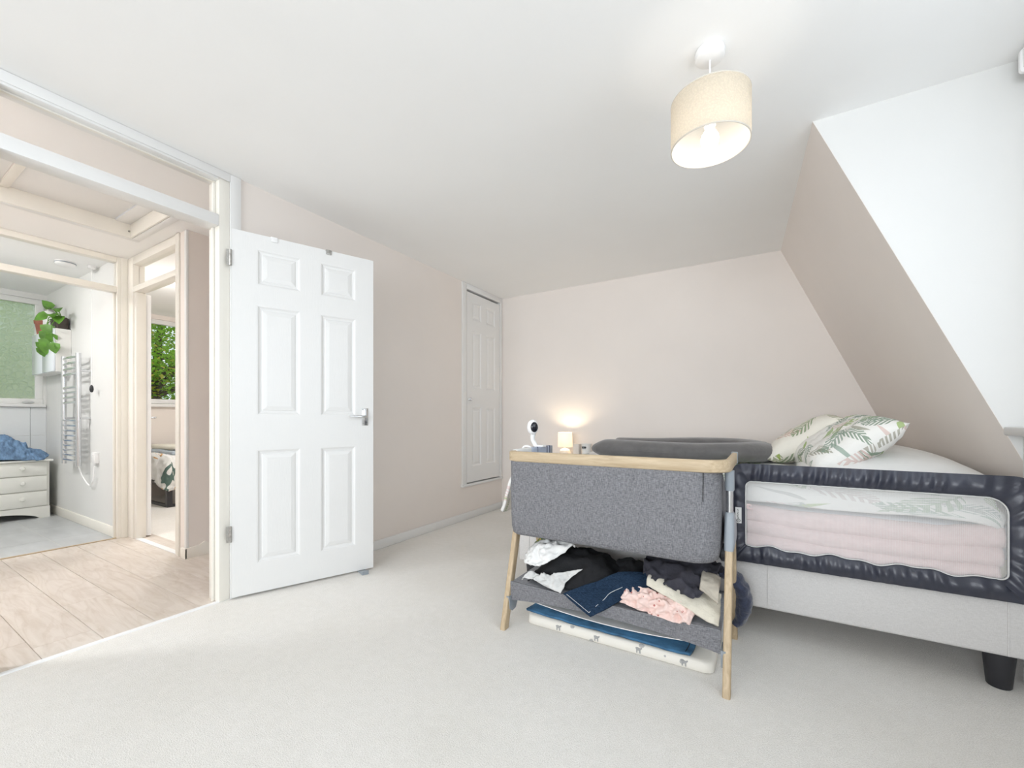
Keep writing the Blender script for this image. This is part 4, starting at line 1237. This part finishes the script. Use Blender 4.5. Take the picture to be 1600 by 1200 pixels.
ob = thing('tub', 'white tub with a dark printed label beside the grey pillow', 'tub', (-1.415, 3.70, 0.5925))
bm = B(); lathe(bm, [(0.036, 0), (0.037, 0.003), (0.044, 0.140), (0.047, 0.142), (0.047, 0.150), (0.044, 0.150), (0.040, 0.004)], (-1.415, 3.70, 0.5925), 28); finish('body', bm, PAPER, ob, smooth=True)
bm = B()
for z0_, z1_, a0, a1, rr in ((0.695, 0.72, 225, 285, 0.0432),):
    n = 10
    lo = [(-1.415 + (rr + 0.0012) * math.cos(R(a0 + (a1 - a0) * k / n)), 3.70 + (rr + 0.0012) * math.sin(R(a0 + (a1 - a0) * k / n))) for k in range(n + 1)]
    li = [(-1.415 + (rr - 0.004) * math.cos(R(a1 - (a1 - a0) * k / n)), 3.70 + (rr - 0.004) * math.sin(R(a1 - (a1 - a0) * k / n))) for k in range(n + 1)]
    prism(bm, lo + li, 'z', z0_, z1_)
lb = finish('label', bm, plain('grey_label', (0.28, 0.30, 0.31), 0.6, 0.05, 20), ob)
bm = B()
for x, w in ((-1.4375, 0.009), (-1.420, 0.020)):
    box(bm, x, x + w, 3.650, 3.659, 0.703, 0.713)
finish('print', bm, DARKPLASTIC, lb)
bm = B(); lathe(bm, [(0.014, 0), (0.018, 0.004), (0.020, 0.045), (0.0185, 0.045), (0.0165, 0.006)], (-1.466, 3.62, 0.5925), 18)
tag(finish('glass', bm, FROSTED, org=(-1.466, 3.62, 0.5925), smooth=True), 'tiny drinking glass in front of the white tub', 'glass')

# ================================================================== PENDANT LIGHT
PX, PY = -0.165, 1.652
pl = thing('pendant_light', 'lit pendant lamp with cream boucle drum shade on the ceiling', 'lamp', (PX, PY, H))
bm = B(); lathe(bm, [(0.048, -0.0005), (0.050, -0.006), (0.048, -0.026), (0.042, -0.031), (0.004, -0.034)], (PX, PY, H), 36); finish('ceiling_rose', bm, WHITEPLASTIC, pl, smooth=True)
bm = B(); tube(bm, [(PX, PY, H - 0.030), (PX, PY, 2.06)], 0.0032, 8); finish('cord', bm, WHITEPLASTIC, pl, smooth=True)
r, zt_, zb_ = 0.131, 2.112, 1.948
def ring(rr, z, n=64): return [(PX + rr * math.cos(2 * PI * k / n), PY + rr * math.sin(2 * PI * k / n), z) for k in range(n)]
bm = B(); loft(bm, [ring(r - 0.003, zt_), ring(r, zt_ - 0.002), ring(r, zb_ + 0.002), ring(r - 0.003, zb_)], cap=False); sh = finish('shade', bm, SHADE, pl, smooth=True)
bm = B(); loft(bm, [ring(r - 0.004, zt_), ring(r - 0.004, zb_)], cap=False); finish('lining', bm, SHADEIN, sh, smooth=True)
for z in (zt_, zb_):
    bm = B(); q = ring(r - 0.002, z); tube(bm, q + [q[0]], 0.0026, 6); finish('trim_ring', bm, plain('shade_trim', (0.62, 0.58, 0.52), 0.8, 0.04, 50) if z == zt_ else MAT['shade_trim'], sh, smooth=True)
bm = B()
for k in range(3):
    a = 2 * PI * k / 3 + 0.5
    tube(bm, [(PX + 0.018 * math.cos(a), PY + 0.018 * math.sin(a), 2.05), (PX + (r - 0.004) * math.cos(a), PY + (r - 0.004) * math.sin(a), 2.085)], 0.002, 6)
finish('spider', bm, WHITEPLASTIC, pl, smooth=True)
bm = B(); lathe(bm, [(0.018, 2.07), (0.020, 2.06), (0.020, 2.02), (0.016, 2.015)], (PX, PY, 0), 20); finish('lampholder', bm, WHITEPLASTIC, pl, smooth=True)
bm = B(); lathe(bm, [(0.013, 2.017), (0.016, 2.005), (0.028, 1.985), (0.030, 1.972), (0.027, 1.955), (0.018, 1.945), (0.0, 1.942)], (PX, PY, 0), 24); finish('bulb', bm, emissive('pendant_bulb', (1.0, 0.93, 0.84), 16), pl, smooth=True, angle=80)

# ================================================================== ROLLER BLIND
rb = thing('roller_blind', 'white roller blind cassette at the top of the dormer window', 'blind', (0.82, 0.25, 2.20))
bm = B(); prism(bm, [(0.785, 2.278), (0.868, 2.278), (0.868, 2.205), (0.80, 2.205), (0.787, 2.215)], 'y', -1.5, 2.20); finish('cassette', bm, WHITEPLASTIC, rb)
bm = B(); prism(bm, [(x, z) for x, z in rrect(0.780, 0.8685, 2.198, 2.283, 0.012, 4)], 'y', 2.20, 2.212); finish('end_cap', bm, WHITEPLASTIC, rb)
bm = B(); box(bm, 0.845, 0.848, -1.48, 2.18, 2.12, 2.21); box(bm, 0.841, 0.852, -1.48, 2.18, 2.108, 2.122, 0.003); finish('blind_fabric', bm, WHITECOTTON, rb)
bm = B(); box(bm, 0.80, 0.868, 2.213, 2.235, 2.255, 2.288, 0.002); finish('bracket', bm, STEEL, rb)

# ================================================================== DOOR WEDGE
dd = Vector((0.278, 0.707, 0)).normalized(); nn = Vector((dd.y, -dd.x, 0))
bm = B()
p0 = Vector((XL + 0.012, 1.155, 0)) + dd * 0.69
prism(bm, [(-0.085, 0.0), (0.04, 0.0), (0.04, 0.004), (-0.025, 0.0105), (-0.085, 0.024)], 'x', -0.020, 0.020)
rot = Matrix.Rotation(math.atan2(dd.y, dd.x), 4, 'Z')
for v in bm.verts: v.co = rot @ v.co + p0
# tall outer end
tag(finish('door_wedge', bm, GREYPLASTIC, org=p0), 'small grey wedge under the open white door', 'door wedge')

# ================================================================== BATHROOM THINGS
ch = thing('chest_of_drawers', 'white chest of drawers with round knobs under the frosted window', 'chest', (-6.3, 0.87, 0))
DX0, DX1, DY0, DY1 = -6.50, -6.10, 0.50, 1.205
DRAW = plain('white_furniture_paint', (0.79, 0.79, 0.75), 0.4, 0.01, 8)
finish('carcass', box(B(), DX0, DX1 - 0.018, DY0, DY1, 0.11, 0.555, 0.002), DRAW, ch)
finish('top', box(B(), DX0 - 0.005, DX1 + 0.022, DY0 - 0.02, DY1 + 0.02, 0.555, 0.575, 0.006), DRAW, ch, smooth=True)
bm = B()
n = 20
arch = [(DY1, 0.0), (DY1 - 0.07, 0.0)] + [(DY1 - 0.07 - (DY1 - DY0 - 0.14) * k / n, 0.065 * math.sin(PI * k / n) ** 0.6) for k in range(1, n)] + [(DY0 + 0.07, 0.0), (DY0, 0.0), (DY0, 0.112), (DY1, 0.112)]
prism(bm, arch, 'x', DX1 - 0.018, DX1); finish('plinth', bm, DRAW, ch)
finish('side_foot', box(B(), DX0, DX1 - 0.018, DY1 - 0.018, DY1, 0, 0.111), DRAW, ch); finish('side_foot', box(B(), DX0, DX1 - 0.018, DY0, DY0 + 0.018, 0, 0.111), DRAW, ch)
for z0, z1 in ((0.118, 0.262), (0.270, 0.413), (0.421, 0.550)):
    dr = finish('drawer', box(B(), DX1 - 0.018, DX1 + 0.002, DY0 + 0.004, DY1 - 0.020, z0, z1, 0.004), DRAW, ch, smooth=True)
    for y in (0.70, 1.02):
        bm = B(); lathe(bm, [(0.010, 0), (0.009, 0.010), (0.018, 0.018), (0.020, 0.026), (0.014, 0.034), (0.0, 0.036)], (0, 0, 0), 18)
        k = finish('knob', bm, DRAW, dr, local=True, smooth=True)
        k.location = Vector((DX1 + 0.002, y, (z0 + z1) / 2 + 0.01)) - ORG[ch.name]; k.rotation_euler = (0, R(90), 0)
cloth('jeans', 'crumpled washed denim jeans on the white chest of drawers', 'jeans', DENIML,
      [[(-6.085, 0.62, 0.580), (-6.08, 0.78, 0.583), (-6.07, 0.92, 0.59), (-6.065, 1.05, 0.575), (-6.07, 1.13, 0.560), (-6.09, 1.19, 0.585)],
       [(-6.16, 0.60, 0.60), (-6.15, 0.78, 0.63), (-6.14, 0.90, 0.70), (-6.14, 1.03, 0.68), (-6.15, 1.12, 0.65), (-6.16, 1.20, 0.60)],
       [(-6.26, 0.60, 0.62), (-6.26, 0.78, 0.66), (-6.26, 0.90, 0.80), (-6.26, 1.00, 0.76), (-6.26, 1.10, 0.70), (-6.26, 1.20, 0.60)],
       [(-6.36, 0.62, 0.60), (-6.36, 0.78, 0.64), (-6.36, 0.90, 0.74), (-6.36, 1.00, 0.70), (-6.36, 1.10, 0.65), (-6.36, 1.19, 0.60)],
       [(-6.44, 0.64, 0.58), (-6.44, 0.78, 0.585), (-6.44, 0.90, 0.585), (-6.44, 1.00, 0.585), (-6.44, 1.10, 0.585), (-6.42, 1.17, 0.58)]], nu=70, nv=50, amp=0.030, sc=11, seed=5.1, thick=0.008, grp=None)

tr = thing('towel_radiator', 'chrome ladder towel radiator on the white bathroom wall', 'radiator', (-5.39, 1.20, 0.55))
TXa, TXb, TY = -5.60, -5.18, 1.195
for x in (TXa, TXb):
    bm = B(); tube(bm, [(x, TY, 0.557), (x, TY, 1.555)], 0.019, 16); finish('upright', bm, CHROME, tr, smooth=True)
for z in [0.60 + 0.045 * k for k in range(9)] + [1.12, 1.165, 1.21, 1.255] + [1.375, 1.425, 1.475, 1.525]:
    bm = B(); tube(bm, spline([(TXa, TY, z), (TXa + 0.10, TY - 0.012, z), (TXb - 0.10, TY - 0.012, z), (TXb, TY, z)], 9), 0.010, 8); finish('rung', bm, CHROME, tr, smooth=True)
for x, z in ((TXa, 0.98), (TXb, 0.98), (TXa, 1.40), (TXb, 1.40)):
    bm = B(); tube(bm, [(x + 0.012, TY + 0.01, z), (x + 0.012, YBW - 0.0005, z)], 0.010, 10); finish('wall_bracket', bm, CHROME, tr, smooth=True)
bm = B(); tube(bm, spline([(TXb, TY, 0.56), (TXb + 0.02, TY + 0.02, 0.47), (TXb + 0.09, TY + 0.045, 0.39), (TXb + 0.17, TY + 0.05, 0.43), (TXb + 0.19, TY + 0.055, 0.56)], 26), 0.005, 8); finish('flex', bm, WHITEPLASTIC, tr, smooth=True)
fs = thing('wall_switch', 'white fused spur switch beside the towel radiator', 'switch', (-4.99, YBW, 0.63))
finish('plate', box(B(), -5.035, -4.945, YBW - 0.030, YBW - 0.0003, 0.585, 0.68, 0.004), WHITEPLASTIC, fs, smooth=True)
finish('rocker', box(B(), -5.005, -4.975, YBW - 0.034, YBW - 0.029, 0.63, 0.662, 0.002), WHITEPLASTIC, fs, smooth=True)

wc = thing('wall_cabinet', 'white mirrored bathroom wall cabinet under the trailing plant', 'cabinet', (-6.09, 1.2, 1.42))
finish('body', box(B(), -6.47, -5.715, 1.165, YBW - 0.0005, 1.42, 1.83, 0.003), plain('cabinet_white', (0.76, 0.75, 0.73), 0.4, 0.01, 8), wc)
for a, b in ((-6.468, -6.094), (-6.091, -5.717)):
    finish('door', box(B(), a, b, 1.150, 1.164, 1.423, 1.827, 0.002), plain('pale_blue_white_gloss', (0.78, 0.82, 0.88), 0.12, 0.01, 8) if a < -6.4 else MAT['pale_blue_white_gloss'], wc, smooth=True)
wp = thing('wall_plant', 'trailing pothos plant in a dark brown trough on the wall cabinet', 'plant', (-5.78, 1.21, 1.83))
bm = B(); loft(bm, [[(x, y, z) for x, y in rrect(-5.93 - i, -5.73 + i, 1.175 - i * 0.5, 1.255 + i * 0.2, 0.012, 4)] for z, i in ((1.8305, -0.006), (1.835, 0), (1.935, 0.008))]); finish('trough', bm, BROWNPOT, wp, smooth=True)
bm = B(); loft(bm, [[(x, y, z) for x, y in rrect(-5.925, -5.735, 1.178, 1.25, 0.012, 4)] for z in (1.935, 1.944)]); finish('soil', bm, BARK, wp)


def leaf(bm, p, d, up, L, w):
    """heart-shaped leaf with a folded midrib"""
    d = Vector(d).normalized(); s = d.cross(Vector(up)).normalized(); u = s.cross(d).normalized()
    p = Vector(p)
    mid = [p + d * L * t - u * (0.25 * L * t * t) for t in (0, 0.25, 0.5, 0.75, 1.0)]
    ws = (0.15, 1.0, 0.92, 0.55, 0.0)
    ml = [bm.verts.new(m) for m in mid]
    for sg in (1, -1):
        el = [bm.verts.new(mid[k] + s * sg * w * ws[k] + u * (0.22 * w * ws[k]) - d * (0.10 * L if k == 1 else 0)) for k in range(5)]
        for k in range(4):
            try: bm.faces.new((ml[k], ml[k + 1], el[k + 1], el[k]))
            except ValueError: pass
rl = random.Random(5)
stems = [((-5.86, 1.21, 1.94), (-5.89, 1.17, 1.98), (-5.92, 1.13, 1.97)), ((-5.82, 1.21, 1.94), (-5.83, 1.17, 2.00), (-5.84, 1.14, 2.02)), ((-5.77, 1.21, 1.94), (-5.73, 1.18, 1.98), (-5.69, 1.15, 1.99)),
         ((-5.76, 1.20, 1.94), (-5.70, 1.17, 1.95), (-5.66, 1.15, 1.93)), ((-5.82, 1.19, 1.94), (-5.82, 1.11, 1.93), (-5.79, 1.09, 1.86)), ((-5.86, 1.19, 1.94), (-5.86, 1.11, 1.90), (-5.85, 1.09, 1.76), (-5.89, 1.09, 1.70)),
         ((-5.90, 1.19, 1.94), (-5.92, 1.12, 1.88), (-5.93, 1.09, 1.74), (-5.96, 1.09, 1.66)), ((-5.78, 1.20, 1.94), (-5.76, 1.12, 1.86), (-5.74, 1.12, 1.72), (-5.69, 1.13, 1.62)), ((-5.80, 1.2, 1.94), (-5.79, 1.17, 1.99), (-5.77, 1.14, 2.0)), ((-5.75, 1.2, 1.94), (-5.71, 1.17, 1.99), (-5.655, 1.14, 2.0)), ((-5.74, 1.2, 1.94), (-5.71, 1.13, 1.96), (-5.67, 1.10, 1.94)), ((-5.77, 1.2, 1.94), (-5.76, 1.15, 1.99), (-5.72, 1.10, 2.0))]
for i, sp in enumerate(stems):
    sp = [(x + 0.035, 1.2 + (y - 1.2) * 0.7, z) for x, y, z in sp]
    q = spline(sp, 14)
    bm = B(); tube(bm, q, 0.0035, 5); finish('stem', bm, PLANTLEAF, wp, smooth=True)
    for t in ((13,) if len(sp) == 3 else (13, 10, 7)):
        if i == 7 and t == 13: continue
        bm = B()
        d = (q[t] - q[t - 1]).normalized() + Vector((rl.uniform(-.3, .8), 0.05, rl.uniform(-.5, .2)))
        leaf(bm, q[t], d, (0.75, -0.35, 0.45), rl.uniform(0.09, 0.125), rl.uniform(0.036, 0.05))
        finish('leaf', bm, PLANTLEAF, wp, smooth=True, angle=80)
bm = B(); lathe(bm, [(0.036, 0), (0.052, 0.115), (0.058, 0.116), (0.060, 0.150), (0.053, 0.150), (0.050, 0.12), (0.034, 0.01)], (-6.375, 1.205, 1.8305), 24)
tag(finish('plant_pot', bm, TERRACOTTA, org=(-6.375, 1.205, 1.8305), smooth=True), 'empty terracotta plant pot at the window end of the cabinet', 'plant pot')
sb = thing('bottle', 'tall white bottle with grey cap behind the terracotta pot', 'bottle', (-6.21, 1.215, 1.8305))
bm = B(); lathe(bm, [(0.040, 0), (0.042, 0.01), (0.040, 0.20), (0.034, 0.225)], (-6.19, 1.215, 1.8305), 20); finish('body', bm, WHITEPLASTIC, sb, smooth=True)
bm = B(); lathe(bm, [(0.035, 0.226), (0.036, 0.305), (0.033, 0.31)], (-6.19, 1.215, 1.8305), 20); finish('cap', bm, STEEL, sb, smooth=True)
finish('label_mark', box(B(), -6.172, -6.158, 1.176, 1.182, 2.11, 2.128), plain('red_mark', (0.6, 0.08, 0.04), 0.5, 0.02, 20), sb)

pc = thing('pull_cord', 'light pull cord with black weight hanging in the bathroom', 'pull cord', (-4.96, 1.225, H))
bm = B(); lathe(bm, [(0.028, 0), (0.028, -0.022), (0.02, -0.028)], (-4.96, 1.225, H - 0.0003), 20); finish('switch_body', bm, WHITEPLASTIC, pc, smooth=True)
bm = B(); tube(bm, [(-4.96, 1.225, H - 0.02), (-4.96, 1.225, 1.26)], 0.0018, 6); finish('cord', bm, WHITEPLASTIC, pc)
bm = B(); lathe(bm, [(0.004, 1.265), (0.012, 1.25), (0.014, 1.225), (0.009, 1.205), (0.0, 1.20)], (-4.96, 1.225, 0), 14); finish('weight', bm, DARKPLASTIC, pc, smooth=True)
sa = thing('smoke_alarm', 'round white alarm on the bathroom ceiling seen through the fanlight', 'alarm', (-5.02, 1.08, H))
bm = B(); lathe(bm, [(0.062, -0.0003), (0.064, -0.008), (0.062, -0.026), (0.050, -0.036), (0.0, -0.038)], (-5.02, 1.08, H), 30); finish('body', bm, WHITEPLASTIC, sa, smooth=True)
bm = B(); lathe(bm, [(0.0645, -0.010), (0.0655, -0.014), (0.0645, -0.018)], (-5.02, 1.08, H), 30); finish('vent_ring', bm, GREYPLASTIC, sa, smooth=True)
bm = B(); bmesh.ops.create_uvsphere(bm, u_segments=16, v_segments=10, radius=1)
for v in bm.verts: v.co = Vector((-6.555 + v.co.x * 0.025, 1.14 + v.co.y * 0.045, 1.1445 + v.co.z * 0.014))
tag(finish('soap', bm, plain('grey_soap', (0.48, 0.49, 0.5), 0.4, 0.1, 40), org=(-6.555, 1.14, 1.131), smooth=True), 'grey pebble of soap on the bathroom window sill', 'soap')

# ================================================================== SECOND BEDROOM THINGS
sb2 = thing('bed', 'single bed with black metal box frame under the garden window', 'bed', (-6.05, 2.7, 0))
X0, X1, Y0, Y1 = -6.54, -5.60, 1.985, 3.55
MB = MAT['dark_metal']
for nm, b in (('post', (X1 - 0.05, X1, Y0, Y0 + 0.05, 0, 0.27)), ('post', (X0, X0 + 0.05, Y0, Y0 + 0.05, 0, 0.27)), ('post', (X1 - 0.05, X1, Y1 - 0.05, Y1, 0, 0.27)), ('post', (X0, X0 + 0.05, Y1 - 0.05, Y1, 0, 0.27)),
              ('rail', (X0 + 0.05, X1 - 0.05, Y0, Y0 + 0.03, 0.235, 0.27)), ('rail', (X1 - 0.03, X1, Y0 + 0.05, Y1 - 0.05, 0.235, 0.27)),
              ('foot_bar', (X0 + 0.05, X1 - 0.05, Y0, Y0 + 0.03, 0.0, 0.03)), ('foot_bar', (X1 - 0.03, X1, Y0 + 0.05, Y1 - 0.05, 0.0, 0.03)), ('foot_bar', (X0 + 0.05, X1 - 0.05, 2.60, 2.63, 0.0, 0.03)),
              ('base_board', (X0 + 0.05, X1 - 0.031, Y0 + 0.031, Y1 - 0.05, 0.245, 0.268))):
    finish(nm, box(B(), *b, 0.002), MB, sb2)
m2 = finish('mattress', box(B(), X0 + 0.01, X1 + 0.0, Y0 + 0.0, Y1 - 0.02, 0.2705, 0.46, 0.03, 3), WHITECOTTON, org=(-6.05, 2.7, 0.2705), smooth=True)
tag(m2, 'white mattress on the black single bed frame', 'mattress')


def swirl():
    m, t, b = newmat('swirl_print_cotton')
    tc = t.nodes.new('ShaderNodeTexCoord')
    mp = t.nodes.new('ShaderNodeMapping'); mp.inputs['Scale'].default_value = (1.15, 1.15, 1); mp.inputs['Rotation'].default_value = (0, 0, 0.6)
    t.links.new(tc.outputs['UV'], mp.inputs[0])
    f = tex_noise(t, mp.outputs[0], 1.6, 2, 0.5, 0.8)
    r = ramp(t, f, [(0.30, (0.10, 0.16, 0.14)), (0.40, (0.72, 0.72, 0.70)), (0.48, (0.78, 0.78, 0.77)), (0.55, (0.62, 0.36, 0.16)), (0.58, (0.76, 0.75, 0.72)), (0.66, (0.24, 0.33, 0.38)), (0.75, (0.74, 0.74, 0.73))])
    r.node.color_ramp.interpolation = 'CONSTANT'
    t.links.new(r, b.inputs['Base Color']); b.inputs['Roughness'].default_value = 0.9
    return m
rows = []
for y in (2.0, 2.08, 2.4, 2.9, 3.45):
    rows.append([(-6.52, y, 0.50), (-6.3, y, 0.545), (-6.0, y, 0.55), (-5.75, y, 0.545), (-5.61, y, 0.50), (-5.575, y, 0.40), (-5.57, y + 0.02, 0.26), (-5.575, y + 0.02, 0.19)])
rows.insert(0, [(-6.52, 1.965, 0.40), (-6.3, 1.96, 0.36), (-6.0, 1.955, 0.33), (-5.75, 1.95, 0.26), (-5.62, 1.95, 0.21), (-5.575, 1.955, 0.20), (-5.565, 1.97, 0.19), (-5.565, 1.98, 0.185)])
d4 = surf('duvet', rows, swirl(), org=(-6.05, 2.7, 0.47), nu=60, nv=50, amp=0.022, sc=8, seed=6.1, thick=0.02)
tag(d4, 'duvet with green and orange swirls on the single bed', 'duvet')
for k, (z, w, lab, mt) in enumerate(((0.585, 0.0, 'grey blue folded throw on the swirl duvet', plain('grey_blue_throw', (0.42, 0.48, 0.54), 0.9, 0.1, 20, 0.3, 80)), (0.635, 0.03, 'cream folded blanket on top of the grey blue throw', plain('cream_blanket', (0.74, 0.72, 0.63), 0.9, 0.04, 20, 0.3, 80)))):
    bm = B(); box(bm, -6.46 + w, -5.74 - w, 2.08 + w, 2.60, z - 0.026, z + 0.024, 0.022, 4)
    bmesh.ops.subdivide_edges(bm, edges=bm.edges, cuts=3, use_grid_fill=True)
    for v in bm.verts: v.co.z += 0.012 * noise.noise(v.co * 5 + Vector((k * 7, 0, 0)))
    tag(finish('folded_blanket', bm, mt, org=(-6.1, 2.34, z - 0.026), smooth=True, angle=60), lab, 'blanket', 'folded blankets on the single bed')
sbx = thing('storage_box', 'clear plastic storage box under the single bed', 'box', (-5.85, 2.3, 0))
PLAS = translucent('cloudy_plastic', (0.60, 0.57, 0.54), 0.3)
bm = B(); loft(bm, [[(x, y, z) for x, y in rrect(-6.02 + i, -5.70 - i, 2.12 + i, 2.52 - i, 0.03, 4)] for z, i in ((0.0005, 0.02), (0.01, 0.012), (0.17, 0.0))]); finish('tub', bm, PLAS, sbx, smooth=True)
bm = B(); loft(bm, [[(x, y, z) for x, y in rrect(-6.03 + i, -5.69 - i, 2.11 + i, 2.53 - i, 0.03, 4)] for z, i in ((0.171, 0.0), (0.185, 0.0), (0.19, 0.006))]); finish('lid', bm, PLAS, sbx, smooth=True)


# ================================================================== ASSUMED CEILING LIGHTS, unseen, added to fill the other rooms with light
def assumed_ceiling_light(x, y, label, watts, col, mat):
    t = thing('assumed_ceiling_light', label, 'lamp', (x, y, H))
    bm = B(); lathe(bm, [(0.15, -0.0003), (0.152, -0.012), (0.148, -0.020)], (x, y, H), 32); finish('base_ring', bm, WHITEPLASTIC, t, smooth=True)
    bm = B(); lathe(bm, [(0.140, -0.021), (0.135, -0.045), (0.11, -0.068), (0.06, -0.084), (0.0, -0.088)], (x, y, H), 32); finish('diffuser', bm, mat, t, smooth=True)
    return t
assumed_ceiling_light(-3.35, -0.42, 'unseen dome ceiling light assumed in the hall', 0, None, emissive('hall_fill_diffuser', (0.93, 0.97, 1.0), 118))
assumed_ceiling_light(-5.0, 0.0, 'unseen dome ceiling light added to brighten the bathroom', 0, None, emissive('room_fill_diffuser', (1.0, 0.985, 0.96), 104))
assumed_ceiling_light(-4.7, 1.97, 'unseen dome ceiling light added to brighten the second bedroom', 0, None, MAT['room_fill_diffuser'])

# ================================================================== GARDEN
wallbox('ground', [(-40, -6.9, -25, 25, -2.9, -2.7)], GRASS)


def tree(name, label, c, rad, n, seed, yellow=0.1):
    rnd = random.Random(seed)
    t = thing(name, label, 'tree', (c[0], c[1], -2.7), group='garden trees')
    c = Vector(c)
    bm = B(); tube(bm, spline([(c.x, c.y, -2.7), (c.x + 0.1, c.y - 0.05, -1), (c.x - 0.05, c.y, c.z - 0.2), (c.x, c.y + 0.05, c.z + rad[2] * 0.6)], 16), [0.16 - 0.008 * k for k in range(16)], 10); finish('trunk', bm, BARK, t, smooth=True)
    for k in range(9):
        a = rnd.uniform(0, 2 * PI); z0 = c.z + rnd.uniform(-0.9, 0.5) * rad[2] * 0.7
        e = c + Vector((math.cos(a) * rad[0] * 0.8, math.sin(a) * rad[1] * 0.8, rnd.uniform(-0.5, 0.7) * rad[2]))
        bm = B(); tube(bm, spline([(c.x, c.y, z0 - 0.2), (c.x + (e.x - c.x) * 0.5, c.y + (e.y - c.y) * 0.5, (z0 + e.z) / 2 + 0.1), e], 8), [0.05, 0.045, 0.04, 0.032, 0.026, 0.02, 0.014, 0.006], 6); finish('branch', bm, BARK, t, smooth=True)
    for nm, mt, cnt in (('foliage', LEAF, int(n * (1 - yellow))), ('yellow_foliage', LEAF2, int(n * yellow))):
        vs, fs = [], []
        cl = [Vector((rnd.gauss(0, .5), rnd.gauss(0, .5), rnd.gauss(0, .5))) for _ in range(60)]
        for i in range(cnt):
            q = rnd.choice(cl)
            p = q + Vector((rnd.gauss(0, .16), rnd.gauss(0, .16), rnd.gauss(0, .13)))
            if p.length > 1.15: p = p.normalized() * rnd.uniform(0.7, 1.1)
            p = Vector((p.x * rad[0], p.y * rad[1], p.z * rad[2])) + c
            d = Vector((rnd.uniform(-1, 1), rnd.uniform(-1, 1), rnd.uniform(-.8, .4))).normalized()
            s = d.cross(Vector((rnd.uniform(-.5, .5), rnd.uniform(-.5, .5), 1))).normalized()
            L, w = rnd.uniform(0.05, 0.09), rnd.uniform(0.022, 0.038)
            b0 = len(vs)
            u = s.cross(d) * 0.012
            vs += [p, p + d * L * 0.45 + s * w + u, p + d * L, p + d * L * 0.45 - s * w + u]
            fs += [(b0, b0 + 1, b0 + 2), (b0, b0 + 2, b0 + 3)]
        o0 = ORG[t.name]
        me = bpy.data.meshes.new(nm); me.from_pydata([tuple(v - o0) for v in vs], [], fs); me.materials.append(mt)
        o = bpy.data.objects.new(nm, me); C.objects.link(o); o.parent = t; o['kind'] = 'stuff'; ORG[o.name] = o0
    return t
tree('tree', 'green leafy tree filling the second bedroom window', (-9.6, 3.25, 1.75), (1.7, 1.6, 1.6), 16000, 3, 0.12)
tree('tree', 'blurred green tree behind the frosted bathroom window', (-9.2, 1.1, 1.3), (1.2, 1.1, 1.7), 9000, 4, 0.05)
tree('tree', 'tall tree further back behind the garden tree', (-13.5, 4.6, 1.2), (2.4, 2.6, 2.6), 9000, 5, 0.05)
